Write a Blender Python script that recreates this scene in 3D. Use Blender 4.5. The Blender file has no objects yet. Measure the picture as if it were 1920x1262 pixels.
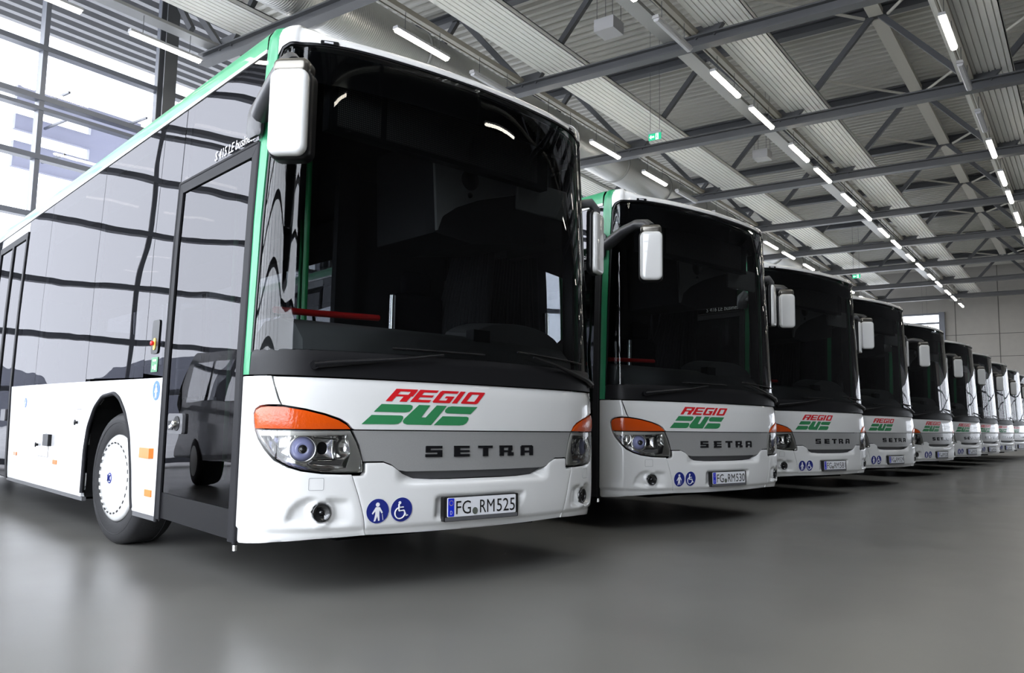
import bpy, bmesh, math, random
from mathutils import Vector, Matrix
random.seed(4)
PI = math.pi
S = bpy.context.scene
COL = S.collection

# ------------------------------------------------------------------ camera, sky, exposure
cam_d = bpy.data.cameras.new('camera'); cam = bpy.data.objects.new('camera', cam_d); COL.objects.link(cam)
cam_d.sensor_width = 36; cam_d.lens = 28.76; cam_d.clip_end = 400; cam_d.clip_start = .05
R_ = Vector((0.5796857, -0.8146683, 0.0167378)); D_ = Vector((0.0959018, 0.0478126, -0.9942418)); F_ = Vector((0.8091770, 0.5779529, 0.1058445))
mw = Matrix((R_, -D_, -F_)).transposed().to_4x4(); mw.translation = Vector((-3.8565, -2.9526, 0.9179))
cam.matrix_world = mw
S.camera = cam
w = bpy.data.worlds.new('overcast sky'); S.world = w; w.use_nodes = True
wn = w.node_tree.nodes; wn['Background'].inputs[0].default_value = (.89, .93, 1.0, 1)
# the overcast sky is brighter towards the low sun, to the left of the hall
_wt = w.node_tree; _c = wn.new('ShaderNodeTexCoord'); _s = wn.new('ShaderNodeSeparateXYZ'); _r = wn.new('ShaderNodeMapRange')
_r.interpolation_type = 'SMOOTHSTEP'; _r.inputs[1].default_value = .25; _r.inputs[2].default_value = -.85; _r.inputs[3].default_value = 3.6; _r.inputs[4].default_value = 12.0
_wt.links.new(_c.outputs['Generated'], _s.inputs[0]); _wt.links.new(_s.outputs[0], _r.inputs[0]); _wt.links.new(_r.outputs[0], wn['Background'].inputs[1])
S.view_settings.view_transform = 'Standard'; S.view_settings.look = 'None'; S.view_settings.gamma = 1
S.view_settings.use_curve_mapping = False
S.view_settings.exposure = -0.12
S.cycles.max_bounces = 8; S.cycles.transparent_max_bounces = 24; S.cycles.diffuse_bounces = 4; S.cycles.glossy_bounces = 4
S.cycles.sample_clamp_indirect = 6; S.cycles.caustics_reflective = False; S.cycles.caustics_refractive = False
XW0, XW1, YW0, YW1, ZR = -8.0, 50.0, -12.0, 13.0, 10.45      # the hall: left / end / front / back wall, roof
def portal(name, loc, rot, sx, sy):
    l = bpy.data.lights.new(name, 'AREA'); l.shape = 'RECTANGLE'; l.size = sx; l.size_y = sy; l.cycles.is_portal = True
    o = bpy.data.objects.new(name, l); COL.objects.link(o); o.location = loc; o.rotation_euler = rot
portal('sky portal back', (20.5, YW1+.3, 5.1), (-PI/2, 0, 0), 59, 10.2)
portal('sky portal left', (XW0-.3, 4.0, 5.1), (0, -PI/2, 0), 10.2, 18)
portal('sky portal end', (XW1+.4, -6.75, 2.8), (0, PI/2, 0), 3.9, 9.5)
portal('sky portal front', (42.9, YW0-.3, 2.8), (PI/2, 0, 0), 13.8, 3.9)

portal('sky portal roof', (22, -8.3, ZR+.5), (0, 0, 0), 48, 5.8)

# ------------------------------------------------------------------ materials
def mat(name, col=(.8,.8,.8), rough=.5, metal=0, coat=0, spec=.5, emit=None, es=0, bump=None, noise=None, trans=0, alpha=None):
    m = bpy.data.materials.new(name); m.use_nodes = True; nt = m.node_tree; b = nt.nodes['Principled BSDF']
    b.inputs['Base Color'].default_value = (*col, 1); b.inputs['Roughness'].default_value = rough
    b.inputs['Metallic'].default_value = metal; b.inputs['Coat Weight'].default_value = coat; b.inputs['Coat Roughness'].default_value = .03
    b.inputs['Specular IOR Level'].default_value = spec
    if emit: b.inputs['Emission Color'].default_value = (*emit, 1); b.inputs['Emission Strength'].default_value = es
    tc = nt.nodes.new('ShaderNodeTexCoord')
    if noise:                                     # (scale, detail, amount): colour varies around the base colour
        n = nt.nodes.new('ShaderNodeTexNoise'); n.inputs['Scale'].default_value = noise[0]; n.inputs['Detail'].default_value = noise[1]
        mx = nt.nodes.new('ShaderNodeMix'); mx.data_type = 'RGBA'
        a = noise[2]
        mx.inputs[6].default_value = (*[c*(1-a) for c in col], 1); mx.inputs[7].default_value = (*[min(1, c*(1+a)) for c in col], 1)
        nt.links.new(tc.outputs['Object'], n.inputs['Vector']); nt.links.new(n.outputs['Fac'], mx.inputs[0]); nt.links.new(mx.outputs[2], b.inputs['Base Color'])
    if bump:                                      # (scale, strength, distance)
        n = nt.nodes.new('ShaderNodeTexNoise'); n.inputs['Scale'].default_value = bump[0]; n.inputs['Detail'].default_value = bump[3] if len(bump) > 3 else 2
        bp = nt.nodes.new('ShaderNodeBump'); bp.inputs['Strength'].default_value = bump[1]; bp.inputs['Distance'].default_value = bump[2]
        nt.links.new(tc.outputs['Object'], n.inputs['Vector']); nt.links.new(n.outputs['Fac'], bp.inputs['Height']); nt.links.new(bp.outputs['Normal'], b.inputs['Normal'])
        if coat: nt.links.new(bp.outputs['Normal'], b.inputs['Coat Normal'])
    return m
def glass(name, tint, ior=1.5, bump=None, rough=0.0, refl=(1,1,1), fs=(0,1)):          # a thin pane: tinted see-through plus mirror reflection
    m = bpy.data.materials.new(name); m.use_nodes = True; nt = m.node_tree; nt.nodes.clear()
    out = nt.nodes.new('ShaderNodeOutputMaterial'); mix = nt.nodes.new('ShaderNodeMixShader')
    t = nt.nodes.new('ShaderNodeBsdfTransparent'); t.inputs[0].default_value = (*tint, 1)
    g = nt.nodes.new('ShaderNodeBsdfGlossy'); g.inputs['Color'].default_value = (*refl, 1); g.inputs['Roughness'].default_value = rough
    fr = nt.nodes.new('ShaderNodeFresnel'); fr.inputs['IOR'].default_value = ior
    fm_ = nt.nodes.new('ShaderNodeMath'); fm_.operation = 'MULTIPLY_ADD'; fm_.inputs[1].default_value = fs[1]; fm_.inputs[2].default_value = fs[0]; nt.links.new(fr.outputs[0], fm_.inputs[0])
    nt.links.new(fm_.outputs[0], mix.inputs[0]); nt.links.new(t.outputs[0], mix.inputs[1]); nt.links.new(g.outputs[0], mix.inputs[2]); nt.links.new(mix.outputs[0], out.inputs[0])
    if bump:
        tc = nt.nodes.new('ShaderNodeTexCoord'); n = nt.nodes.new('ShaderNodeTexNoise'); n.inputs['Scale'].default_value = bump[0]; n.inputs['Detail'].default_value = 1
        bp = nt.nodes.new('ShaderNodeBump'); bp.inputs['Strength'].default_value = bump[1]; bp.inputs['Distance'].default_value = bump[2]
        nt.links.new(tc.outputs['Object'], n.inputs['Vector']); nt.links.new(n.outputs['Fac'], bp.inputs['Height'])
        nt.links.new(bp.outputs['Normal'], g.inputs['Normal']); nt.links.new(bp.outputs['Normal'], fr.inputs['Normal'])
    return m
WHITE = mat('white bus paint', (.73,.73,.715), .28, coat=1.0, spec=.4)
WHITE_S = mat('white side paint', (.76,.76,.765), .22, coat=1.0, spec=.5, bump=(1.3, .25, .012))
WHITE_S.node_tree.nodes['Principled BSDF'].inputs['Coat Roughness'].default_value = .16
GREEN = mat('green paint', (.028,.27,.12), .35, coat=.2)
SILVER = mat('silver grille paint', (.50,.50,.49), .35, metal=.55, coat=.4, noise=(260, 2, .12))
BLACK = mat('black plastic', (.007,.007,.008), .35, spec=.25)
BLACKG = mat('gloss black', (.006,.006,.007), .08, coat=.5)
RUBBER = mat('rubber seal', (.012,.012,.014), .6, spec=.2)
TYRE = mat('tyre rubber', (.020,.020,.021), .6, spec=.3, bump=(60, .3, .004))
DARK = mat('dark interior plastic', (.028,.028,.030), .7, spec=.2)
DARKER = mat('black chassis', (.006,.006,.006), .9, spec=.05)
DASH = mat('grey dashboard', (.12,.12,.122), .55)
LOCK = mat('pale grey interior panel', (.30,.30,.30), .6)
ARMM = mat('mirror arm plastic', (.045,.045,.048), .35)
GREYP = mat('grey mirror plastic', (.10,.10,.105), .4)
CAPM = mat('satin mirror cap', (.17,.16,.14), .28, metal=.8)
AMBER = mat('amber lens', (.56,.068,.003), .22, coat=.35, bump=(70, .4, .004))
AMBERS = mat('amber side marker', (.70,.19,.012), .3, coat=.2)
CHROME = mat('lamp chrome', (.92,.92,.90), .18, metal=1)
SATIN = mat('lamp bezel', (.62,.62,.58), .4, metal=.25)
BLUISH = mat('lamp projector glass', (.44,.47,.80), .08, coat=1)
FOG = mat('fog lamp glass', (.04,.04,.04), .08, metal=.5, coat=1, bump=(35, .5, .01))
RED = mat('red lettering', (.62,.012,.018), .35)
GREENL = mat('green lettering', (.032,.215,.08), .35)
BLUE = mat('blue sticker', (.012,.022,.20), .35)
BLUEL = mat('light blue sticker', (.05,.16,.62), .35)
STW = mat('sticker white', (.8,.8,.82), .4)
PLW = mat('plate white', (.78,.79,.82), .3)
PLK = mat('plate black', (.008,.008,.008), .4)
EUB = mat('plate blue', (.01,.03,.62), .3)
GREYM = mat('plate seal', (.18,.20,.17), .4, metal=.5)
SEAT = mat('black seat fabric', (.010,.010,.012), .95, spec=.05)
BGREEN = mat('green grab pole', (.03,.42,.13), .3, coat=.6)
REDB = mat('red rail', (.45,.012,.012), .35)
CURT = mat('grey curtain', (.022,.022,.024), .9)
YEL = mat('yellow button surround', (.6,.4,.06), .4)
WSG = glass('windscreen glass', (.54,.57,.575), 1.42)
SDG = glass('dark side glass', (.16,.165,.18), 1.5, bump=(1.1, .35, .012), refl=(.97,.96,1), fs=(.055,.38))
CLG = glass('driver side glass', (.72,.75,.75), 1.45)
DRG = glass('door glass', (.10,.105,.11), 1.5, bump=(1.6, .35, .010), refl=(.97,.96,1), fs=(.045,.38))
LENS = glass('clear lamp lens', (.95,.95,.95), 1.5)
PANE = glass('facade glass', (.97,.98,1.0), 1.45)
STEEL = mat('painted steel', (.085,.088,.095), .45, noise=(1.2, 3, .15))
STEELL = mat('light steel brace', (.62,.60,.54), .5)
FRAME = mat('facade frame grey', (.16,.17,.20), .4)
DECKM = mat('profiled roof sheet', (.53,.52,.475), .45, noise=(.5, 3, .15))
PANELM = mat('white ribbed panel', (.82,.82,.78), .45, noise=(.35, 3, .06))
TRAYM = mat('galvanised tray', (.38,.38,.37), .4, metal=.3)
RAILM = mat('beige rail', (.36,.34,.29), .45)
LBODY = mat('lamp housing', (.45,.45,.46), .45)
LOFF = mat('unlit lamp diffuser', (.55,.55,.57), .35)
LON = mat('lit lamp diffuser', (.9,.9,.88), .4, emit=(1,.93,.80), es=26)
SOFF = mat('canopy soffit', (.24,.24,.25), .6)
CONC = mat('end wall panel', (.33,.315,.29), .75, noise=(3, 4, .07))
SIGNL = mat('facade sign', (.6,.6,.66), .5)
_n = SIGNL.node_tree; _t = _n.nodes.new('ShaderNodeBsdfTranslucent'); _t.inputs[0].default_value = (.62,.63,.72,1); _m = _n.nodes.new('ShaderNodeMixShader'); _m.inputs[0].default_value = .6
_n.links.new(_n.nodes['Principled BSDF'].outputs[0], _m.inputs[1]); _n.links.new(_t.outputs[0], _m.inputs[2]); _n.links.new(_m.outputs[0], _n.nodes['Material Output'].inputs[0])
ASPH = mat('outside yard', (.62,.62,.62), .9, noise=(.3, 4, .2))
FARB = mat('distant hall cladding', (.20,.21,.25), .7)
EXITG = mat('exit sign green', (.01,.45,.22), .4, emit=(.01,.5,.25), es=.7)
EXITW = mat('exit sign white', (.8,.9,.85), .4, emit=(.7,.95,.85), es=.9)
# floor: grey coated concrete with fine speckle and worn, smoother patches
FLOORM = mat('grey floor coating', (.105,.105,.100), .35, spec=.5)
nt = FLOORM.node_tree; b = nt.nodes['Principled BSDF']; tc = nt.nodes.new('ShaderNodeTexCoord')
n1 = nt.nodes.new('ShaderNodeTexNoise'); n1.inputs['Scale'].default_value = .9; n1.inputs['Detail'].default_value = 3; n1.inputs['Roughness'].default_value = .5
n2 = nt.nodes.new('ShaderNodeTexNoise'); n2.inputs['Scale'].default_value = 220; n2.inputs['Detail'].default_value = 2
for n in (n1, n2): nt.links.new(tc.outputs['Object'], n.inputs['Vector'])
mr = nt.nodes.new('ShaderNodeMapRange'); mr.inputs[1].default_value = 0; mr.inputs[2].default_value = 1; mr.inputs[3].default_value = .22; mr.inputs[4].default_value = .46
nt.links.new(n1.outputs['Fac'], mr.inputs[0]); nt.links.new(mr.outputs[0], b.inputs['Roughness'])
mx = nt.nodes.new('ShaderNodeMix'); mx.data_type = 'RGBA'; mx.inputs[6].default_value = (.085,.083,.076,1); mx.inputs[7].default_value = (.19,.186,.170,1)
ad = nt.nodes.new('ShaderNodeMath'); ad.operation = 'MULTIPLY_ADD'; ad.inputs[1].default_value = .6; ad.inputs[2].default_value = .05
nt.links.new(n1.outputs['Fac'], ad.inputs[0])
a2 = nt.nodes.new('ShaderNodeMath'); a2.operation = 'MULTIPLY_ADD'; a2.inputs[1].default_value = .25
nt.links.new(n2.outputs['Fac'], a2.inputs[0]); nt.links.new(ad.outputs[0], a2.inputs[2]); nt.links.new(a2.outputs[0], mx.inputs[0]); nt.links.new(mx.outputs[2], b.inputs['Base Color'])
bp = nt.nodes.new('ShaderNodeBump'); bp.inputs['Strength'].default_value = .12; bp.inputs['Distance'].default_value = .001
# duct: spiral-seamed galvanised sheet
DUCTM = mat('galvanised duct', (.60,.60,.58), .34, metal=.75)
nt = DUCTM.node_tree; b = nt.nodes['Principled BSDF']; tc = nt.nodes.new('ShaderNodeTexCoord'); wv = nt.nodes.new('ShaderNodeTexWave')
wv.wave_type = 'BANDS'; wv.bands_direction = 'X'; wv.inputs['Scale'].default_value = 6.5; wv.inputs['Distortion'].default_value = .15
bp = nt.nodes.new('ShaderNodeBump'); bp.inputs['Strength'].default_value = .35; bp.inputs['Distance'].default_value = .01
nt.links.new(tc.outputs['Object'], wv.inputs['Vector']); nt.links.new(wv.outputs['Fac'], bp.inputs['Height']); nt.links.new(bp.outputs['Normal'], b.inputs['Normal'])
# destination display: rows of tiny dull dots on black
LED = mat('display matrix', (.01,.01,.01), .5)
nt = LED.node_tree; b = nt.nodes['Principled BSDF']; tc = nt.nodes.new('ShaderNodeTexCoord'); sp = nt.nodes.new('ShaderNodeSeparateXYZ'); nt.links.new(tc.outputs['Object'], sp.inputs[0])
def mth(op, a, bb=None):
    n = nt.nodes.new('ShaderNodeMath'); n.operation = op
    for i, q in enumerate((a, bb)):
        if q is None: continue
        if isinstance(q, (int, float)): n.inputs[i].default_value = q
        else: nt.links.new(q, n.inputs[i])
    return n.outputs[0]
def dot(sock): return mth('ABSOLUTE', mth('SUBTRACT', mth('FRACT', mth('MULTIPLY', sock, 82)), .5))
mk = mth('LESS_THAN', mth('MAXIMUM', dot(sp.outputs[0]), dot(sp.outputs[2])), .24)
mx = nt.nodes.new('ShaderNodeMix'); mx.data_type = 'RGBA'; mx.inputs[6].default_value = (.006,.006,.006,1); mx.inputs[7].default_value = (.17,.17,.16,1)
nt.links.new(mk, mx.inputs[0]); nt.links.new(mx.outputs[2], b.inputs['Base Color'])

# ------------------------------------------------------------------ mesh helpers
class MB:
    def __init__(s): s.v = []; s.f = []; s.sm = []
    def add(s, vs, fs, smooth=False):
        o = len(s.v); s.v += [tuple(q) for q in vs]
        for q in fs: s.f.append([o+i for i in q]); s.sm.append(smooth)
        return s
    def box(s, x0, x1, y0, y1, z0, z1):
        return s.add([(x0,y0,z0),(x1,y0,z0),(x1,y1,z0),(x0,y1,z0),(x0,y0,z1),(x1,y0,z1),(x1,y1,z1),(x0,y1,z1)],
                     [(0,3,2,1),(4,5,6,7),(0,1,5,4),(1,2,6,5),(2,3,7,6),(3,0,4,7)])
    def bar(s, p, q, wd, h, up=(0,0,1)):           # rectangular bar from p to q
        p = Vector(p); q = Vector(q); d = (q-p).normalized(); u = Vector(up)
        if abs(d.dot(u)) > .98: u = Vector((1,0,0))
        r = d.cross(u).normalized(); t = r.cross(d).normalized(); r = r*wd/2; t = t*h/2
        vs = [p-r-t, p+r-t, p+r+t, p-r+t, q-r-t, q+r-t, q+r+t, q-r+t]
        return s.add(vs, [(0,3,2,1),(4,5,6,7),(0,1,5,4),(1,2,6,5),(2,3,7,6),(3,0,4,7)])
    def tube(s, pts, r, n=12, flat=None, caps=True):
        pts = [Vector(p) for p in pts]; rings = []; vs = []; fs = []
        rr = r if isinstance(r, (list, tuple)) else [r]*len(pts)
        ref = None
        for i, p in enumerate(pts):
            d = (pts[min(i+1, len(pts)-1)] - pts[max(i-1, 0)]).normalized()
            if ref is None: ref = Vector((0,0,1)) if abs(d.z) < .9 else Vector((1,0,0))
            a = d.cross(ref).normalized(); c = a.cross(d).normalized(); ref = c
            fl = flat or 1
            for k in range(n):
                t = 2*PI*k/n; vs.append(p + a*math.cos(t)*rr[i]*fl + c*math.sin(t)*rr[i])
        for i in range(len(pts)-1):
            for k in range(n): fs.append((i*n+k, i*n+(k+1)%n, (i+1)*n+(k+1)%n, (i+1)*n+k))
        s.add(vs, fs, True)
        if caps: s.add(vs[:n], [tuple(range(n))[::-1]]); s.add(vs[-n:], [tuple(range(n))])
        return s
    def lathe(s, prof, c, axis, n=40):             # prof: (radius, distance along axis) about c
        c = Vector(c); ax = Vector(axis).normalized(); a = ax.orthogonal().normalized(); bb = ax.cross(a)
        vs = []; fs = []
        for r, h in prof:
            for k in range(n): t = 2*PI*k/n; vs.append(c + ax*h + (a*math.cos(t) + bb*math.sin(t))*r)
        for i in range(len(prof)-1):
            for k in range(n): fs.append((i*n+k, i*n+(k+1)%n, (i+1)*n+(k+1)%n, (i+1)*n+k))
        return s.add(vs, fs, True)
    def prism(s, poly, f0, f1):                    # poly in 2D, f0/f1 map (a,b) to 3D on the two faces
        n = len(poly); A = [f0(*p) for p in poly]; B = [f1(*p) for p in poly]
        s.add(A, [tuple(range(n))]); s.add(B, [tuple(range(n))[::-1]])
        for i in range(n): j = (i+1) % n; s.add([A[i], A[j], B[j], B[i]], [(0,3,2,1)])
        return s
    def build(s, name, m, parent=None, loc=None, fix=True, shade=None):
        me = bpy.data.meshes.new(name); me.from_pydata(s.v, [], s.f)
        me.polygons.foreach_set('use_smooth', s.sm if shade is None else [shade]*len(s.sm))
        if fix:
            bm = bmesh.new(); bm.from_mesh(me); bmesh.ops.recalc_face_normals(bm, faces=bm.faces); bm.to_mesh(me); bm.free()
        me.materials.append(m); me.update()
        o = bpy.data.objects.new(name, me); COL.objects.link(o)
        if parent: o.parent = parent
        if loc: o.location = loc
        return o
def tag(o, label=None, cat=None, group=None, kind=None):
    if label: o['label'] = label
    if cat: o['category'] = cat
    if group: o['group'] = group
    if kind: o['kind'] = kind
    return o
def empty(name, loc, rz=0):
    o = bpy.data.objects.new(name, None); COL.objects.link(o); o.location = loc; o.rotation_euler = (0,0,rz); o.empty_display_size = .3; return o
def struct(mb, name, m): return tag(mb.build(name, m), kind='structure')
def copy_tree(o, parent=None):
    c = o.copy(); COL.objects.link(c)
    if parent: c.parent = parent
    for ch in [k for k in o.children]: copy_tree(ch, c)
    return c

# ------------------------------------------------------------------ the hall shell
struct(MB().box(XW0-.2, XW1+.2, YW0-.2, YW1+.2, -.12, 0), 'floor', FLOORM)
def ribs(a0, a1, pitch, h):                         # trapezoid profile (position, height)
    out = []; x = a0
    while x < a1:
        out += [(x, 0), (x+pitch*.38, 0), (x+pitch*.5, h), (x+pitch*.88, h)]; x += pitch
    return out
mb = MB(); pr = ribs(XW0, XW1, .27, .08); vs = []; 
RL0, RL1 = -11.2, -5.4      # rooflight band, added out of view to brighten the bus fronts and floor
for x, h in pr: vs += [(x, RL1, ZR+h), (x, YW1+.2, ZR+h)]
mb.add(vs, [(2*i, 2*i+1, 2*i+3, 2*i+2) for i in range(len(pr)-1)])
vs = []
for x, h in pr: vs += [(x, YW0-.2, ZR+h), (x, RL0, ZR+h)]
mb.add(vs, [(2*i, 2*i+1, 2*i+3, 2*i+2) for i in range(len(pr)-1)])
mb.box(XW0-.2, XW1+.2, RL1, YW1+.2, ZR+.25, ZR+.4); mb.box(XW0-.2, XW1+.2, YW0-.2, RL0, ZR+.25, ZR+.4); mb.box(XW0-.2, -2, RL0, RL1, ZR+.1, ZR+.4); mb.box(46, XW1+.2, RL0, RL1, ZR+.1, ZR+.4)
tag(mb.build('ceiling', DECKM, fix=False), kind='structure')
mb = MB()
for k in range(25): mb.box(-2+k*2-.04, -2+k*2+.04, RL0, RL1, ZR+.05, ZR+.3)
mb.box(-2, 46, RL0-.05, RL0+.03, ZR-.05, ZR+.35); mb.box(-2, 46, RL1-.03, RL1+.05, ZR-.05, ZR+.35)
tag(mb.build('trim_3', mat('added roof pane frame', (.4,.4,.4), .5)), kind='structure')
tag(MB().add([(-2, RL0, ZR+.3), (46, RL0, ZR+.3), (46, RL1, ZR+.3), (-2, RL1, ZR+.3)], [(0,1,2,3)]).build('window_4', glass('added opal roof pane', (.8,.82,.84), 1.3), fix=False), kind='structure')

# facade walls: frame of mullions and transoms with panes, along X (back, front) or Y (left)
MX = 2.3; M0 = 3.03-6*MX+1.0
TZS = [.12, 1.40, 2.42, 3.45, 4.62, 5.72, 6.85, 7.82, 10.3]
def facade(name, wname, horiz, pos, a0, a1, ms, out):
    mb = MB()
    def bx(a, b_, c0, c1, z0, z1):
        if horiz: mb.box(a, b_, pos+c0, pos+c1, z0, z1)
        else: mb.box(pos+c0, pos+c1, a, b_, z0, z1)
    for a in ms: bx(a-.045, a+.045, -.10, .08, 0, ZR)
    for z in TZS:
        t = .05
        bx(a0, a1, -.12, .07, z-t, z+t)
        if abs(z-6.85) < .01: bx(a0, a1, -.12, .07, z-.24, z-.17)
    bx(a0, a1, -.12, .12, 10.32, ZR+.28)
    o = tag(mb.build(name, FRAME), kind='structure')
    g = MB()
    for i in range(len(ms)-1):
        if horiz: g.add([(ms[i], pos, .1), (ms[i+1], pos, .1), (ms[i+1], pos, 10.3), (ms[i], pos, 10.3)], [(0,1,2,3)])
        else: g.add([(pos, ms[i], .1), (pos, ms[i+1], .1), (pos, ms[i+1], 10.3), (pos, ms[i], 10.3)], [(0,1,2,3)])
    tag(g.build(wname, PANE, fix=False), kind='structure')
mback = [3.03-2.3*k for k in range(5, 0, -1)] + [3.03, 5.36] + [5.36+2.3*k for k in range(1, 20)]
mback = [XW0] + [a for a in mback if XW0 < a < XW1] + [XW1]
facade('wall_back', 'window_1', True, YW1, XW0, XW1, mback, 1)
facade('wall_left', 'window_2', False, XW0, -5.0, YW1, [-5.0+2.25*k for k in range(9)], 1)  # out of view; this glazing is added for daylight and corner-glass reflections
DKW = mat('front wall cladding', (.05,.05,.052), .8, spec=.1)
struct(MB().box(XW0-.15, XW0, YW0-.2, -5.0, 0, ZR+.3), 'wall_left', DKW)
mb = MB(); GZ0, GZ1, GX0 = .9, 4.8, 36.0
mb.box(XW0-.2, GX0, YW0-.15, YW0, 0, ZR+.3); mb.box(GX0, XW1+.2, YW0-.15, YW0, 0, GZ0); mb.box(GX0, XW1+.2, YW0-.15, YW0, GZ1, ZR+.3)
struct(mb, 'wall_front', DKW)
mb = MB(); g = MB()  # low corner windows, added out of view for light and windscreen reflections
for k in range(11): mb.box(GX0+1.4*k-.04, GX0+1.4*k+.04, YW0-.12, YW0+.04, GZ0, GZ1)
for z in (GZ0, 2.15, 3.45, GZ1): mb.box(GX0, XW1, YW0-.12, YW0+.04, z-.04, z+.04)
for k in range(8): mb.box(XW1-.04, XW1+.12, YW0+1.36*k-.04, YW0+1.36*k+.04, GZ0, GZ1)
for z in (GZ0, 2.15, 3.45, GZ1): mb.box(XW1-.04, XW1+.12, YW0, -2.48, z-.04, z+.04)
struct(mb, 'trim_4', FRAME)
g.add([(GX0, YW0-.05, GZ0), (XW1, YW0-.05, GZ0), (XW1, YW0-.05, GZ1), (GX0, YW0-.05, GZ1)], [(0,1,2,3)]); g.add([(XW1+.05, YW0, GZ0), (XW1+.05, -2.5, GZ0), (XW1+.05, -2.5, GZ1), (XW1+.05, YW0, GZ1)], [(0,1,2,3)])
tag(g.build('window_5', PANE, fix=False), kind='structure')
# end wall: panels with joints, and a window at its far left
mb = MB()
mb.box(XW1, XW1+.2, -2.5, 4.35, 0, ZR+.3); mb.box(XW1, XW1+.2, YW0-.2, -2.5, 0, .9); mb.box(XW1, XW1+.2, YW0-.2, -2.5, 4.8, ZR+.3); mb.box(XW1, XW1+.2, 4.35, YW1+.2, 7.85, ZR+.3)
tag(mb.build('wall_end', CONC), kind='structure')
mb = MB()
for y in (3.55, 1.35, -.85): mb.box(XW1-.012, XW1, y-.02, y+.02, 0, ZR)
for z in (1.3, 2.6, 3.9, 5.2, 6.5): mb.box(XW1-.012, XW1, -2.4, 4.2, z-.015, z+.015)
tag(mb.build('trim_1', mat('panel joint', (.10,.095,.09), .8)), kind='structure')
mb = MB()
mb.box(XW1-.15, XW1+.1, 4.1, 4.4, 0, 7.9)
for y in (6.9, 9.4, 11.9): mb.box(XW1-.1, XW1+.1, y-.05, y+.05, 0, 7.85)
for z in (1.1, 2.8, 4.5, 6.0, 7.27, 7.82): mb.box(XW1-.08, XW1+.08, 4.35, YW1, z-.05, z+.05)
tag(mb.build('trim_2', FRAME), kind='structure')
tag(MB().add([(XW1+.05, 4.35, .1), (XW1+.05, YW1, .1), (XW1+.05, YW1, 7.85), (XW1+.05, 4.35, 7.85)], [(0,1,2,3)]).build('window_3', PANE, fix=False), kind='structure')

# ------------------------------------------------------------------ outside
tag(MB().box(-120, 160, -120, 160, -.3, -.14).build('ground', ASPH), kind='structure')
mb = MB(); vs = []; pr = [(y, h) for y, h in ribs(YW1+.1, 18.0, .42, .12)]
for y, h in pr: vs += [(XW0-2, y, 10.35+h), (XW1, y, 10.35+h)]
mb.add(vs, [(2*i, 2*i+1, 2*i+3, 2*i+2) for i in range(len(pr)-1)]); mb.box(XW0-2, XW1, YW1+.2, 18.1, 10.6, 10.75)
tag(mb.build('canopy_soffit', SOFF, fix=False), kind='structure')
# big facade letter seen from behind through the back window
root = empty('facade_letter', (3.4, 14.0, 0)); tag(root, 'big pale facade letter with two slots, seen from behind through the back window', 'sign')
E_ = [(0,6.02),(2.1,5.98),(2.1,7.32),(0,7.40),(0,7.05),(1.12,6.98),(1.12,6.86),(0,6.92),(0,6.60),(1.12,6.55),(1.12,6.42),(0,6.46)]
E_ = [(-.35, 5.75), (2.2, 5.75), (2.2, 7.38), (-.35, 7.38), (-.35, 7.03), (1.12, 7.03), (1.12, 6.80), (-.35, 6.80), (-.35, 6.50), (1.12, 6.50), (1.12, 6.26), (-.35, 6.26)]
MB().prism(E_, lambda a, z: (a, 0, z), lambda a, z: (a, .12, z)).build('letter_body', SIGNL, root)
for x in (.2, 1.8):
    for z in (5.95, 6.65, 7.2): MB().bar((x, -.92, z), (x, 0, z), .04, .04).build('bracket', FRAME, root)
def low_hall(name, x, y, wx, wy, h, arch, label):
    pts = [(-wx/2, 0), (wx/2, 0), (wx/2, h)] + [(wx/2*math.cos(t*PI/12), h+arch*math.sin(t*PI/12)) for t in range(1, 12)] + [(-wx/2, h)]
    r = MB().prism(pts, lambda a, z: (a, -wy/2, z), lambda a, z: (a, wy/2, z)).build(name, FARB, None, (x, y, -.14)); tag(r, label, 'building')
low_hall('industrial_hall', -22, 88, 34, 20, 5.2, 3.0, 'dark low arched hall outside behind the first bus, seen mirrored in its side')
low_hall('industrial_hall', 14, 96, 30, 20, 4.6, 2.4, 'low arched hall outside further right across the yard behind the row')
low_hall('industrial_hall', -62, 80, 30, 20, 6.0, 2.0, 'low arched hall outside at the far left of the yard')

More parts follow.
